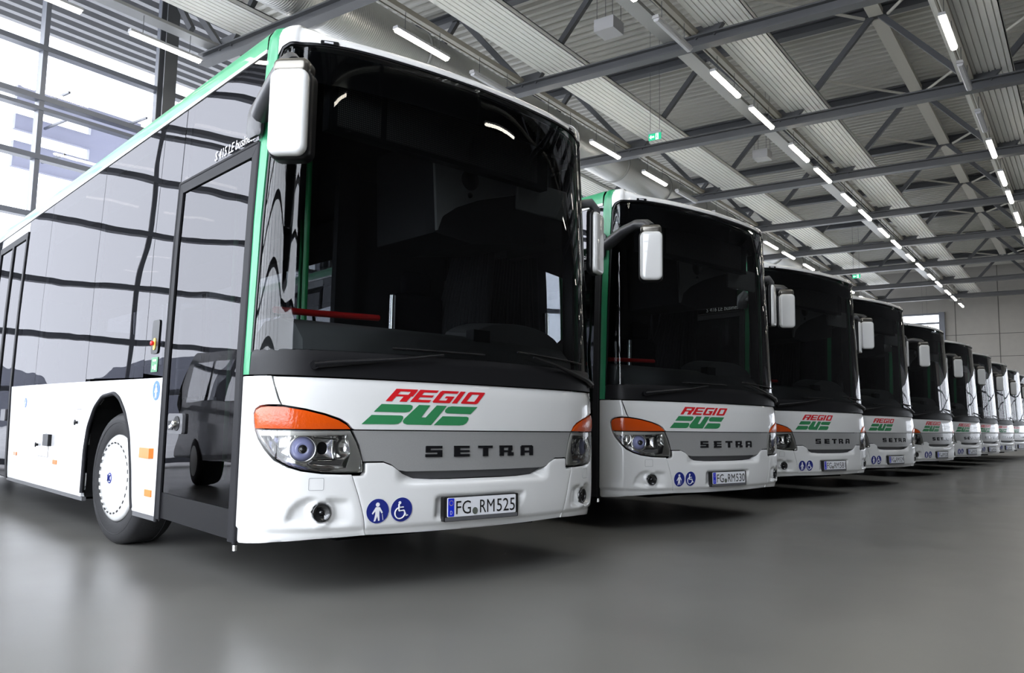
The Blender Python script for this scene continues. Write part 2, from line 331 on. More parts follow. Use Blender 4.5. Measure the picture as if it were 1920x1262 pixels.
# ------------------------------------------------------------------ roof trusses (across, every 5 m)
NODES = [-9.33, -5.33, -1.32, 2.68, 6.67, 10.67]
TX = [-4.95, .05, 5.38] + [5.08 + 5.03*k for k in range(1, 9)]
def apex_z(y): return 10.28
def make_truss(x, label, idx):
    root = empty('roof_truss', (x, .6, 8.0)); tag(root, label, 'roof truss', 'steel trusses under the roof')
    off = lambda p: (p[0]-x, p[1]-.6, p[2]-8.0)
    mb = MB(); y0, y1 = YW0+.05, 11.45
    for z0, z1, hw in ((8.0, 8.03, .11), (8.19, 8.22, .11), (8.03, 8.19, .012)): mb.box(-hw, hw, y0-.6, y1-.6, z0-8, z1-8)
    mb.build('bottom_chord', STEEL, root)
    mb = MB(); z = 10.18
    for z0, z1, hw in ((0, .03, .11), (.2, .23, .11), (.03, .2, .012)): mb.box(-hw, hw, YW0-.55, YW1-.7, z-8+z0, z-8+z1)
    mb.build('top_chord', STEEL, root)
    for i, y in enumerate(NODES):
        for s in (-1, 1):
            yt = y + s*1.92
            if yt > YW1-.1 or yt < YW0+.1: continue
            MB().bar(off((x, y+s*.14, 8.2)), off((x, yt, 10.2)), .10, .12).build('diagonal', STEEL, root)
        g = MB(); g.prism([(y-.35, 8.2), (y+.35, 8.2), (y+.22, 8.42), (y-.22, 8.42)], lambda a, c: off((x-.01, a, c)), lambda a, c: off((x+.01, a, c))); g.build('gusset', STEEL, root)
    if x < 49:
        MB().bar(off((x, 11.9, 8.9)), off((x, 12.85, 10.2)), .1, .12).build('diagonal', STEEL, root)
    return root
ordn = ['first','second','third','fourth','fifth','sixth','seventh','eighth','ninth','tenth','eleventh']
for i, x in enumerate(TX):
    place = {2: 'ending above the green edge of the first bus', 3: 'passing behind the first bus roof'}.get(i, 'counted along the hall from the camera end')
    make_truss(x, 'dark steel roof truss, the %s, %s' % (ordn[i], place), i)
# columns on the back wall under each truss
for i, x in enumerate(TX):
    if i < 2: continue
    mb = MB(); x0 = x+.02
    for a, b_, c, d in ((x0-.14, x0+.14, 12.62, 12.65), (x0-.14, x0+.14, 12.85, 12.88), (x0-.01, x0+.01, 12.65, 12.85)): mb.box(a-x0, b_-x0, c-12.75, d-12.75, 0, 10.15)
    o = mb.build('steel_column', STEEL, None, (x0, 12.75, 0)); tag(o, 'dark steel column on the glazed back wall under the %s roof truss' % ordn[i], 'column', 'columns along the back wall')
# ridge beams and roof braces between the trusses
for i in range(len(TX)-1):
    if TX[i] < 4: continue
    o = MB().bar((TX[i]+.1, .66, 10.22), (TX[i+1]-.1, .66, 10.22), .30, .14).build('ridge_beam', STEELL)
    tag(o, 'pale ridge beam between the %s and %s roof trusses' % (ordn[i], ordn[i+1]), 'beam', 'ridge beams')
    for s, nm in ((1, 'back'), (-1, 'front')):
        o = MB().tube([(TX[i]+.1, .66+s*4.0, 10.14), (TX[i+1]-.1, .66+s*.25, 10.14)], .035, 8).build('roof_brace', STEELL)
        tag(o, 'thin pale brace on the %s side under the roof between %s and %s trusses' % (nm, ordn[i], ordn[i+1]), 'brace', 'roof braces')

# ribbed ceiling panels hanging along the hall
def strip(y0, y1, x0, x1, label):
    n = 9; pt = (y1-y0)/n; prof = []
    for k in range(n): a = y0+k*pt; prof += [(a, .0), (a+pt*.80, 0), (a+pt*.86, .035), (a+pt*.94, .035)]
    prof.append((y1, 0)); vs = []
    for y, h in prof: vs += [(x0, y, 8.36+h), (x1, y, 8.36+h)]
    mb = MB().add(vs, [(2*i, 2*i+1, 2*i+3, 2*i+2) for i in range(len(prof)-1)])
    mb.box(x0, x1, y0, y0+.02, 8.36, 8.46); mb.box(x0, x1, y1-.02, y1, 8.36, 8.46); mb.box(x0, x1, y0, y1, 8.44, 8.46)
    tag(mb.build('ceiling_panel', PANELM, fix=False), label, 'ceiling panel', 'ribbed panels along the hall')
strip(9.35, 10.35, XW0+.5, 46, 'ribbed pale ceiling panel strip beside the round duct near the back wall')
strip(5.36, 6.36, XW0+.5, 41, 'long ribbed white ceiling panel strip above the roof line of the buses')
strip(1.80, 2.72, XW0+.5, 46, 'long ribbed white ceiling panel strip across the middle of the hall')
strip(-1.90, -.90, XW0+.5, 46, 'ribbed white ceiling panel strip at the right edge of the view')
# beige service rails and a cable tray lying on the lower chords
for y, s in ((6.86, 'above the lamps over the buses'), (2.87, 'above the middle row of lamps'), (-1.14, 'above the right-hand row of lamps'), (-5.18, 'above the front row of lamps'), (-9.18, 'along the front wall')):
    mb = MB(); mb.box(XW0+.3, 48, y-.05, y+.05, 8.24, 8.34); mb.box(XW0+.3, 48, y+.09, y+.12, 8.24, 8.30)
    tag(mb.build('service_rail', RAILM), 'beige service rail running along the hall ' + s, 'rail', 'service rails')
mb = MB(); mb.box(XW0+.3, 48, 3.20, 3.215, 8.23, 8.30); mb.box(XW0+.3, 48, 3.485, 3.50, 8.23, 8.30); mb.box(XW0+.3, 48, 3.2, 3.5, 8.228, 8.236)
tag(mb.build('cable_tray', TRAYM), 'pale grey cable tray running along the hall beside the middle lamps', 'cable tray')
mb = MB(); mb.box(XW0+.3, 48, 10.86, 11.16, 8.24, 8.30)
tag(mb.build('cable_tray', TRAYM), 'grey cable tray near the back wall above the leftmost lamps', 'cable tray')
# duct
mb = MB(); prof = []
mb.tube([(XW0+.4, 8.66, 8.80), (47, 8.66, 8.80)], .52, 40)
root = mb.build('ventilation_duct', DUCTM); tag(root, 'big round galvanised duct running along the hall above the buses', 'duct')
for x in [-6, -3, 0, 3, 5.9, 8.6, 11.6, 14.6, 17.6, 20.6, 23.6, 26.6, 29.6, 32.6, 35.6, 38.6, 41.6]:
    MB().lathe([(.515, -.035), (.545, -.03), (.545, .03), (.515, .035)], (x, 8.66, 8.80), (1,0,0)).build('duct_flange', TRAYM, root)

# lamps
def make_lamp(lit):
    root = empty('strip_light', (0,0,0))
    mb = MB(); L = 1.45
    mb.prism([(-.065,.03),(.065,.03),(.05,.085),(-.05,.085)], lambda a, z: (0, a, z), lambda a, z: (L, a, z)).build('housing', LBODY, root)
    d = MB(); d.prism([(-.055,.03),(-.05,0),(-.03,-.022),(.03,-.022),(.05,0),(.055,.03)], lambda a, z: (.03, a, z), lambda a, z: (L-.03, a, z)).build('diffuser', LON if lit else LOFF, root)
    for x in (.25, L-.25): MB().tube([(x, 0, .08), (x, 0, .4390)], .006, 6).build('hanger', STEEL, root)
    return root
lampP = {True: None, False: None}
def lamp(x, y, lit, label):
    if lampP[lit] is None: o = make_lamp(lit); lampP[lit] = o
    else: o = copy_tree(lampP[lit])
    o.location = (x, y, 7.8); tag(o, label, 'lamp', 'strip lights in rows under the roof')
ROWS = [(10.92, 'by the back wall', .35), (6.83, 'over the buses', 0), (2.85, 'of the middle row', 0), (-1.16, 'of the right-hand row', 0), (-5.2, 'of the front row', 0), (-9.2, 'by the front wall', 0)]
OFF = {(6.83, 3), (6.83, 6), (6.83, 7), (2.85, 2), (2.85, 3), (-1.16, 5), (-1.16, 6), (6.83, 8), (6.83, 9)}
cnt = 0
for y, rn, dx in ROWS:
    k = -4
    for x in TX:
        for j, o_ in enumerate((.75, 2.93)):
            idx = TX.index(x)*2+j-4            # 0 = first slot after the truss at x=5.08
            if x+o_+1.45 > XW1-1: continue
            if y < -5 and (j or TX.index(x) % 2): continue
            if y > 10 and x > 20: continue
            xx = x+o_
            if y == 10.92: xx = x + (1.2 if j == 0 else 3.5)
            lit = True
            if y == 6.83 and idx in (1, 5, 6): lit = False
            if y == 2.85 and idx in (1,): lit = False
            if y == -1.16 and idx in (3, 4): lit = False
            lamp(xx, y, lit, '%s strip light %s, %s of the pair past the %s truss' % ('lit' if lit else 'unlit', rn, 'near one' if j == 0 else 'far one', ordn[TX.index(x)]))
# hanging boxes, exit signs
def hbox(x, y, z, sx, sy, sz, label):
    root = empty('heater_box', (x, y, z)); tag(root, label, 'box')
    MB().box(-sx/2, sx/2, -sy/2, sy/2, 0, sz).build('casing', LBODY, root)
    MB().box(sx/2, sx/2+.01, -sy/2+.03, sy/2-.03, .03, sz-.03).build('grille', BLACK, root)
    for a in (-1, 1):
        for c in (-1, 1): h = MB(); h.tube([(a*sx*.4, c*sy*.4, sz), (a*sx*.4, c*sy*.4, 10.49-z)], .006, 6); h.build('hanger', STEEL, root)
hbox(9.35, 4.32, 8.38, .42, .42, .24, 'grey hanging box under the roof between the duct and the middle lamp row')
hbox(18.3, 4.35, 8.4, .42, .42, .24, 'grey hanging box further back over the third bus')
def exit_sign(x, y, z, label, arrow=1):
    root = empty('exit_sign', (x, y, z)); tag(root, label, 'exit sign')
    MB().box(-.03, .03, -.17, .17, .10, .16).build('housing', LBODY, root)
    MB().box(-.006, .006, -.16, .16, -.06, .10).build('plate', EXITG, root)
    fm = lambda dx: (lambda a, c: (dx, a, c))
    ar = MB().prism([(.14, .02), (.09, .075), (.09, .04), (.015, .04), (.015, 0), (.09, 0), (.09, -.035)], fm(-.012), fm(-.006)); ar.build('arrow', EXITW, root)
    mn = MB()
    mn.prism([(-.02, -.055), (-.02, .095), (-.095, .095), (-.095, -.055)], fm(-.010), fm(-.006))
    mn.build('figure', EXITW, root)
    m2 = MB(); m2.prism([(-.05+.013*math.cos(t*PI/5), .07+.013*math.sin(t*PI/5)) for t in range(10)], fm(-.013), fm(-.010))
    m2.prism([(-.042,.05),(-.066,.045),(-.062,.012),(-.078,-.03),(-.068,-.034),(-.054,.0),(-.035,-.03),(-.028,-.024),(-.046,.012)], fm(-.013), fm(-.010)); m2.build('runner', EXITG, root)
    for a in (.12, -.12): MB().tube([(0, a, .16), (0, a, 10.49-z)], .005, 6).build('hanger', STEEL, root)
exit_sign(13.2, 5.2, 7.66, 'green exit sign hanging over the first two buses')
exit_sign(33.0, 5.2, 7.45, 'green exit sign hanging far down the hall over the row')
exit_sign(49.6, 5.1, 6.95, 'green exit sign in front of the end window')

# ================================================================== the buses
# body surface: s runs along the plan outline from the middle of the front (negative = door side), w is height, rolling over onto the roof
PU = [(0,0),(.4,.016),(.7,.048),(.85,.074),(.97,.104),(1.06,.135),(1.13,.17),(1.19,.215),(1.235,.27),(1.262,.345),(1.275,.44)]
LZ = [(.24,.05),(.28,.03),(.34,.012),(.44,.0),(.6,.0),(.75,.003),(1.0,.012),(1.14,.024),(1.3,.038),(2.0,.068),(2.9,.105),(3.05,.112),(4,.112)]
TZ = [(0,0),(1.2,0),(2.0,.015),(2.9,.05),(3.2,.065),(5,.065)]
def hermite(P, x):
    n = len(P); m = []
    for i in range(n):
        a, b_ = max(i-1, 0), min(i+1, n-1); m.append((P[b_][1]-P[a][1])/(P[b_][0]-P[a][0]))
    if x <= P[0][0]: return P[0][1]
    if x >= P[-1][0]: return P[-1][1]+m[-1]*(x-P[-1][0])
    for i in range(n-1):
        if x <= P[i+1][0]:
            h = P[i+1][0]-P[i][0]; t = (x-P[i][0])/h
            return (2*t**3-3*t*t+1)*P[i][1]+(t**3-2*t*t+t)*h*m[i]+(-2*t**3+3*t*t)*P[i+1][1]+(t**3-t*t)*h*m[i+1]
def lerp(P, x):
    if x <= P[0][0]: return P[0][1]
    for i in range(len(P)-1):
        if x <= P[i+1][0]: t = (x-P[i][0])/(P[i+1][0]-P[i][0]); return P[i][1]*(1-t)+P[i+1][1]*t
    return P[-1][1]
N = 500; TAB = []; acc = 0
VV = [hermite(PU, 1.275*i/N) for i in range(N+1)]; V0 = VV[:]
for _ in range(900): VV = [VV[1]] + [(VV[i-1]+2*VV[i]+VV[i+1])/4 for i in range(1, N)] + [VV[N]]
VV = [VV[i]-VV[0] if i < 430 else V0[i]+(VV[i]-VV[0]-V0[i])*max(0, (475-i)/45) for i in range(N+1)]
for i in range(N+1):
    u = 1.275*i/N; v = VV[i]
    if i: acc += math.hypot(u-TAB[-1][1], v-TAB[-1][2])
    TAB.append((acc, u, v))
SM = acc; BL = 12.0                                        # outline length to the side, bus length
WB, RR = 3.02, .05
NRM = []                                                   # direction of the outward normal along the outline, evened out
for i in range(N+1):
    a, c = max(i-1, 0), min(i+1, N); NRM.append(math.atan2(TAB[c][2]-TAB[a][2], TAB[c][1]-TAB[a][1]))
NRM[0] = 0; NRM += []
for _ in range(60):
    NRM = [0] + [(NRM[i-1]+NRM[i]*2+NRM[i+1])/4 for i in range(1, N)] + [NRM[N]]
def plan_s(a):
    if a >= SM: return 1.275, .44+a-SM, 1.0, 0.0
    lo, hi = 0, N
    while hi-lo > 1:
        mid = (lo+hi)//2
        if TAB[mid][0] <= a: lo = mid
        else: hi = mid
    s0, u0, v0 = TAB[lo]; s1, u1, v1 = TAB[hi]; t = (a-s0)/(s1-s0)
    x = NRM[lo]*(1-t)+NRM[hi]*t
    return u0+(u1-u0)*t, v0+(v1-v0)*t, math.sin(x), -math.cos(x)
def M(s, wv, off=0.0):
    a = abs(s); sg = 1 if s >= 0 else -1; tt = max(0, min(1, (a-.95)/.35)); tt = tt*tt*(3-2*tt); WB = 3.018+.022*tt; RR = .048+.032*tt
    u, v, nu, nv = plan_s(a)
    if wv <= WB: z, ins, nz, nh = wv, 0, 0, 1
    else:
        t = (wv-WB)/RR
        if t < PI/2: z = WB+RR*math.sin(t); ins = RR*(1-math.cos(t)); nz, nh = math.sin(t), math.cos(t)
        else: ex = (t-PI/2)*RR; z = WB+RR+ex*.05; ins = RR+ex; nz, nh = 1, 0
    sh = hermite(LZ, z)*abs(nv) + lerp(TZ, z)*abs(nu) + ins
    return Vector((sg*(u-nu*sh+nu*nh*off), v-nv*sh+nv*nh*off, z+nz*off))
def SV(v, side=-1): return side*(v-.44+SM)                  # distance behind the front -> s on that side
def smooth(t): t = max(0, min(1, t)); return t*t*(3-2*t)
def inpoly(x, y, P):
    r = False; j = len(P)-1
    for i in range(len(P)):
        if (P[i][1] > y) != (P[j][1] > y) and x < (P[j][0]-P[i][0])*(y-P[i][1])/(P[j][1]-P[i][1])+P[i][0]: r = not r
        j = i
    return r
def dpoly(x, y, P):
    d = 9
    for i in range(len(P)):
        ax, ay = P[i]; bx, by = P[(i+1) % len(P)]; ex, ey = bx-ax, by-ay
        t = max(0, min(1, ((x-ax)*ex+(y-ay)*ey)/(ex*ex+ey*ey+1e-12))); d = min(d, math.hypot(x-ax-ex*t, y-ay-ey*t))
    return d
def mirror(P): return [(-a, b_) for a, b_ in reversed(P)]
def patch(mb, poly, gs=.05, gw=.1, th=.02, off=0.0, disp=None, fm=M, edge=0.0):
    """a curved panel: outline poly in (s, w) laid on the body surface, with thickness th behind it"""
    bm = bmesh.new(); vs = [bm.verts.new((a, c, 0)) for a, c in poly]; bm.faces.new(vs)
    xs = [p[0] for p in poly]; ys = [p[1] for p in poly]
    def cuts(lo, hi, g, extra=()):
        k = math.ceil(lo/g+1e-6); out = []
        while k*g < hi-1e-6: out.append(k*g); k += 1
        return out
    for x in cuts(min(xs), max(xs), gs): bmesh.ops.bisect_plane(bm, geom=bm.verts[:]+bm.edges[:]+bm.faces[:], plane_co=(x,0,0), plane_no=(1,0,0), dist=1e-5)
    for y in cuts(min(ys), max(ys), gw): bmesh.ops.bisect_plane(bm, geom=bm.verts[:]+bm.edges[:]+bm.faces[:], plane_co=(0,y,0), plane_no=(0,1,0), dist=1e-5)
    big = [f for f in bm.faces if len(f.verts) > 4]
    if big: bmesh.ops.triangulate(bm, faces=big)
    bm.verts.index_update(); bm.normal_update()
    P2 = [(q.co.x, q.co.y) for q in bm.verts]
    bd = set()
    for e in bm.edges:
        if len(e.link_faces) == 1: bd.update(q.index for q in e.verts)
    F = []
    for i, (a, c) in enumerate(P2):
        o = off + (disp(a, c) if disp else 0) - (edge if (edge and i in bd) else 0)
        F.append(fm(a, c, o))
    fs = []
    for f in bm.faces:
        ids = [q.index for q in f.verts]
        n = sum(P2[ids[k-1]][0]*P2[ids[k]][1]-P2[ids[k]][0]*P2[ids[k-1]][1] for k in range(len(ids)))
        if n < 0: ids.reverse()
        fs.append(ids)
    mb.add(F, fs, True)
    if th:
        for e in bm.edges:
            if len(e.link_faces) == 1:
                i, j = e.verts[0].index, e.verts[1].index
                A, B = F[i], F[j]; a2, c2 = P2[i]; a3, c3 = P2[j]
                mb.add([A, B, fm(a3, c3, off-th), fm(a2, c2, off-th)], [(0,1,2,3)])
    bm.free(); return mb
def P(name, poly, m, parent, fix=False, **k): return patch(MB(), poly, **k).build(name, m, parent, fix=fix)
def rounded(P_, r=.02, n=4):
    out = []
    L = len(P_)
    for i in range(L):
        p0 = Vector(P_[i-1]); p1 = Vector(P_[i]); p2 = Vector(P_[(i+1) % L])
        a = (p0-p1); c = (p2-p1); ra = min(r, a.length*.45); rc = min(r, c.length*.45); a.normalize(); c.normalize()
        A = p1+a*ra; C = p1+c*rc
        for k in range(n+1): t = k/n; q = A*(1-t)**2+p1*2*t*(1-t)+C*t*t; out.append((q.x, q.y))
    return out
def rect(a0, a1, c0, c1, r=0): 
    q = [(a0,c0),(a1,c0),(a1,c1),(a0,c1)]
    return rounded(q, r) if r else q
def circ(a, c, r, n=28, ry=None): return [(a+r*math.cos(2*PI*k/n), c+(ry or r)*math.sin(2*PI*k/n)) for k in range(n)]
def text_polys(txt, m, parent, name, fm, x0, x1, y0, h, off, slant=0, bold=0):
    cu = bpy.data.curves.new('t', 'FONT'); cu.body = txt; cu.size = 1; cu.offset = bold; cu.resolution_u = 3
    o = bpy.data.objects.new('t', cu); COL.objects.link(o); dg = bpy.context.evaluated_depsgraph_get(); dg.update()
    me = bpy.data.meshes.new_from_object(o.evaluated_get(dg)); bpy.data.objects.remove(o)
    xs = [q.co.x for q in me.vertices]; ys = [q.co.y for q in me.vertices]; X0, X1 = min(xs), max(xs); Y0, Y1 = min(0, 0), .70
    for q in me.vertices:
        yy = (q.co.y-Y0)/(Y1-Y0)
        q.co = fm(x0+(q.co.x-X0)/(X1-X0)*(x1-x0)+slant*yy*h, y0+yy*h, off)
    me.materials.clear(); me.materials.append(m); me.name = name
    r = bpy.data.objects.new(name, me); COL.objects.link(r); r.parent = parent; return r

def build_bus(plate, model):
    B = empty('bus', (0, 0, 0))
    ring = lambda p: p
    # --- outlines measured on the front
    AMB = [(-1.372,.905),(-1.380,.945),(-1.366,.966),(-1.335,.980),(-1.29,.985),(-1.21,.984),(-1.094,.967),(-.994,.944),(-.919,.919),(-.878,.896),(-.856,.875),(-1.05,.872),(-1.365,.872)]
    HED = [(-1.363,.865),(-1.05,.865),(-.852,.866),(-.817,.805),(-.786,.724),(-.776,.667),(-.781,.648),(-.878,.648),(-.994,.652),(-1.104,.666),(-1.17,.686),(-1.235,.719),(-1.29,.773),(-1.335,.823)]
    TOPH = [(-1.215,.996),(-1.094,.978),(-.99,.955),(-.91,.930),(-.866,.905),(-.842,.878)]
    COR = [(-1.528,1.143),(-1.286,1.143),(-1.262,1.081),(-1.237,1.017),(-1.222,.996),(-1.29,.997),(-1.342,.991),(-1.378,.975),(-1.393,.948),(-1.384,.895),(-1.374,.862),(-1.347,.815),(-1.30,.763),(-1.242,.708),(-1.173,.675),(-1.104,.655),(-.994,.641),(-.878,.637),(-.842,.637),
           (-.836,.621),(-.800,.521),(-.769,.42),(-.752,.335),(-.745,.318),(-.86,.314),(-1.02,.310),(-1.253,.297),(-1.44,.281),(-1.50,.279),(-1.522,.290),(-1.528,.32)]
    edgeL = [(-.837,.630),(-.775,.630),(-.764,.645),(-.764,.690),(-.757,.697),(-.66,.697),(-.609,.679),(-.537,.635),(-.459,.607),(-.33,.599),(-.2,.597)]
    BUM = edgeL + mirror(edgeL) + [(.832,.621),(.796,.521),(.765,.42),(.748,.335),(.741,.318),(.4,.3135),(0,.312),(-.4,.3135),(-.741,.318),(-.748,.335),(-.765,.42),(-.796,.521),(-.832,.621)]
    gL = [(-.838,.867),(-.80,.790),(-.778,.705),(-.66,.705),(-.612,.689),(-.566,.656),(-.52,.648),(-.25,.646)]
    GRI = gL + mirror(gL)
    lidL = [(-1.278,1.140),(-1.252,1.081),(-1.227,1.017)] + TOPH + [(-.83,.8735)]
    LID = lidL + mirror(lidL)
    # --- bumper shapes
    REC = [(-.335,.372),(-.335,.50),(-.30,.518),(.345,.518),(.375,.50),(.30,.372)]
    def dbum(s, z):
        d = 0
        if inpoly(s, z, REC): d -= .028*smooth(dpoly(s, z, REC)/.035)
        d -= .03*smooth((.66-.0-z - .0)/-.001) if False else 0
        if abs(s) < .62 and z > .56: d -= .035*smooth((z-.565)/.05)*smooth((.60-abs(s))/.12)
        if z < .357: d -= .012*smooth((.357-z)/.012)
        return d
    FREC = [(-1.185,.392),(-1.16,.467),(-1.115,.510),(-1.065,.527),(-.84,.517),(-.790,.40),(-.85,.372),(-1.06,.372)]
    def dcor(s, z):
        a = -abs(s); d = 0
        if inpoly(a, z, FREC): d -= .032*smooth(dpoly(a, z, FREC)/.03)*smooth((-.80-a)/.14)
        r = math.hypot(a+.992, (z-.445))
        d += .026*(1-smooth((r-.052)/.03)) if r < .09 else 0
        if r < .046: d -= .03
        if z < .363: d -= .012*smooth((.363-z)/.014)*smooth((-.74-a)/.05 + .3)
        return d
    P('bumper', BUM, WHITE, B, gs=.0125, gw=.0125, th=.05, disp=dbum, edge=.002)
    for sg in (-1, 1):
        pol = COR if sg < 0 else mirror(COR)
        c = P('bumper_corner', pol, WHITE, B, gs=.0125, gw=.0125, th=.05, disp=dcor, edge=.002)
        f = MB(); fc = sg*.992
        patch(f, circ(fc, .445, .045), gs=.01, gw=.01, th=.02, off=-.006, disp=lambda s, z: -.016*(1-(math.hypot(s-fc, z-.445)/.045)**2)); f.build('fog_lamp', FOG, c, fix=False)
        f = MB(); cc = M(fc, .445, 0); nn = (M(fc, .445, .01)-cc).normalized(); f.lathe([(.047,-.03),(.047,.004),(.042,.006),(.040,-.004)], cc, nn, 32); f.lathe([(.016,-.02),(.014,-.006),(0,-.003)], cc, nn, 16); f.build('fog_lamp_rim', BLACKG, c)
        q = [(a*1, z) for a, z in rounded([(-1.062*-sg*-1 if False else sg*1.064, .560),(sg*.988,.560),(sg*.988,.622),(sg*1.064,.622)], .008)]
        t = MB()
        for i in range(len(q)):
            j = (i+1) % len(q); A = M(q[i][0], q[i][1], .0008); C_ = M(q[j][0], q[j][1], .0008); t.tube([A, C_], .0012, 4, caps=False)
        t.build('tow_cover_seam', mat('seam grey', (.3,.3,.3), .6) if 'seam grey' not in bpy.data.materials else bpy.data.materials['seam grey'], c)
    ld = P('front_lid', LID, WHITE, B, gs=.05, gw=.05, th=.03, edge=.002, disp=lambda s, z: -.010*smooth((z-1.105)/.035))
    gr = P('grille_panel', GRI, SILVER, B, gs=.05, gw=.05, th=.02, off=-.008)
    MB_ = MB(); patch(MB_, [(-.62,.60),(.62,.60),(.62,.655),(-.62,.655)], gs=.1, gw=.02, th=0, disp=lambda s, z: -.03-.9*(.655-z)*.25, off=-.015); MB_.build('grille_lip', GREYP, B, fix=False)
    P('front_backing', [(-1.50,.30),(1.50,.30),(1.50,1.27),(-1.50,1.27)], DARKER, B, gs=.08, gw=.3, th=0, off=-.13)
    # --- head lamps
    for sg in (-1, 1):
        mm = (lambda q: q) if sg < 0 else mirror
        H = P('headlight', mm([(-1.388,.905),(-1.392,.95),(-1.375,.974),(-1.29,.994),(-1.21,.993),(-1.094,.976),(-.99,.952),(-.91,.927),(-.866,.9),(-.842,.874),(-.808,.80),(-.778,.724),(-.768,.66),(-.773,.640),(-.878,.640),(-.994,.644),(-1.104,.658),(-1.175,.678),(-1.242,.711),(-1.298,.766),(-1.345,.82),(-1.372,.865)]), BLACK, B, gs=.05, gw=.05, th=.02, off=-.088)
        P('turn_signal', mm(AMB), AMBER, H, gs=.02, gw=.02, th=.09, off=.002, disp=lambda s, z: .004*smooth(dpoly(-abs(s), z, AMB)/.02))
        pc, rc = (-1.10, .768), (-.985, .772)
        def dref(s, z):
            a = -abs(s); e = dpoly(a, z, HED); d = -.045*smooth(e/.03) - .012
            r = math.hypot(a-pc[0], z-pc[1]); 
            if r < .078: d -= .035*(1-(r/.078)**2)
            qx, qz = abs(a-rc[0])/.064, abs(z-rc[1])/.056
            if max(qx, qz) < 1 and r >= .078: d -= .04*(1-qx*qx)*(.4+.6*(1-qz*qz))
            r2 = math.hypot((a+.885)/1.0, z-.775)
            if r2 < .06 and max(qx, qz) >= 1: d -= .03*(1-(r2/.06)**2)
            r3 = math.hypot((a+1.235), z-.80)
            if r3 < .05: d -= .02*(1-(r3/.05)**2)
            return d
        P('reflector', mm(HED), CHROME, H, gs=.008, gw=.008, th=.02, disp=dref)
        bz = MB()
        patch(bz, mm([(-.80,.655),(-.79,.72),(-.815,.79),(-.850,.858),(-.872,.858),(-.855,.80),(-.848,.74),(-.868,.672),(-.95,.66),(-.88,.654)]), gs=.03, gw=.03, th=.01, off=-.010)
        patch(bz, mm([(-1.35,.858),(-1.335,.835),(-1.05,.838),(-.865,.846),(-.855,.860),(-1.05,.860)]), gs=.03, gw=.03, th=.01, off=-.010)
        bz.build('bezel', SATIN, H, fix=False)
        pr = MB(); c0 = M(sg*1.10, .768, -.055); nn = (M(sg*1.10, .768, 0)-c0).normalized()
        pr.lathe([(.074,-.012),(.072,.006),(.066,.010),(.060,.004)], c0, nn, 32); pr.build('projector_ring', CHROME, H)
        pj = MB(); pj.lathe([(.060,.0),(.054,.018),(.040,.030),(.024,.035),(.0225,.030)], c0, nn, 32); pj.build('projector_lens', BLUISH, H)
        pj = MB(); pj.lathe([(.022,.036),(.018,.043),(.008,.047),(0,.048)], c0, nn, 24); pj.build('bulb_cap', FOG, H)
        fr = MB()
        for q in (((-1.045,.828),(-.925,.820)),((-.925,.820),(-.920,.716)),((-.920,.716),(-1.045,.712))):
            fr.tube([M(-sg*-1*-abs(q[0][0])*-1 if False else sg*abs(q[0][0]), q[0][1], -.03), M(sg*abs(q[1][0]), q[1][1], -.03)], .0035, 6)
        fr.build('reflector_edge', BLACKG, H)
        P('lens', mm(HED), LENS, H, gs=.03, gw=.03, th=0, off=.001)
    # --- windscreen, dark surround, cap
    WT = [(-1.395,2.90),(-1.375,2.945),(-1.33,2.965),(-1.266,2.972),(-.9,2.985),(-.35,2.985),(0,2.985)]
    WSP = [(-1.440,1.275)] + [(-1.425,2.0),(-1.408,2.80)] + WT + mirror(WT)[1:] + [(1.408,2.80),(1.425,2.0),(1.440,1.275)]
    P('windscreen', WSP, WSG, B, gs=.03, gw=.15, th=0, off=-.004)
    fr = MB()
    patch(fr, [(-1.448,1.27),(-1.436,1.27),(-1.404,2.90),(-1.380,2.955),(-1.33,2.978),(-1.26,2.984),(-.9,2.996),(0,2.997),(.9,2.996),(1.26,2.984),(1.33,2.978),(1.380,2.955),(1.404,2.90),(1.436,1.27),(1.448,1.27),(1.420,2.90),(1.39,2.965),(1.33,2.990),(1.26,2.996),(.9,3.006),(0,3.007),(-.9,3.006),(-1.26,2.996),(-1.33,2.990),(-1.39,2.965),(-1.420,2.90)], gs=.05, gw=.2, th=.01, off=0)
    fr.build('windscreen_seal', BLACK, B, fix=False)
    P('windscreen_header', [(-1.40,2.78),(1.40,2.78),(1.385,2.93),(1.33,2.965),(0,2.985),(-1.33,2.965),(-1.385,2.93)], BLACKG, B, gs=.05, gw=.1, th=.01, off=-.03)
    P('cowl_band', [(-1.446,1.152),(-1.0,1.148),(0,1.146),(1.0,1.148),(1.446,1.152),(1.440,1.282),(1.2,1.287),(0,1.292),(-1.2,1.287),(-1.440,1.282)], mat('cowl plastic', (.009,.009,.010), .42, spec=.25) if 'cowl plastic' not in bpy.data.materials else bpy.data.materials['cowl plastic'], B, gs=.05, gw=.02, th=.02, off=-.004, disp=lambda s, z: .006*smooth((1.285-z)/.02))
    CT = [(-1.425,2.93),(-1.395,2.972),(-1.335,2.994),(-1.26,3.0),(-.9,3.010),(0,3.011)]
    cap = P('front_cap', CT + mirror(CT)[1:] + [(1.43,3.02),(1.40,3.30),(0,3.34),(-1.40,3.30),(-1.43,3.02)], WHITE, B, gs=.03, gw=.02, th=0)
    for sg in (-1, 1):
        c = MB(); patch(c, rounded([(sg*1.095,3.000),(sg*.975,3.004),(sg*.975,3.026),(sg*1.095,3.022)][::sg], .008), gs=.02, gw=.01, th=.01, off=.006); r = c.build('marker_lamp', BLACK, cap, fix=False)
        c = MB(); patch(c, rect(*sorted((sg*1.07, sg*1.01)), 3.007, 3.018, .003), gs=.02, gw=.01, th=.003, off=.009)
        o = c.build('marker_lens', LOFF, cap, fix=False)
        tag(o, 'small ribbed white roof marker lens')
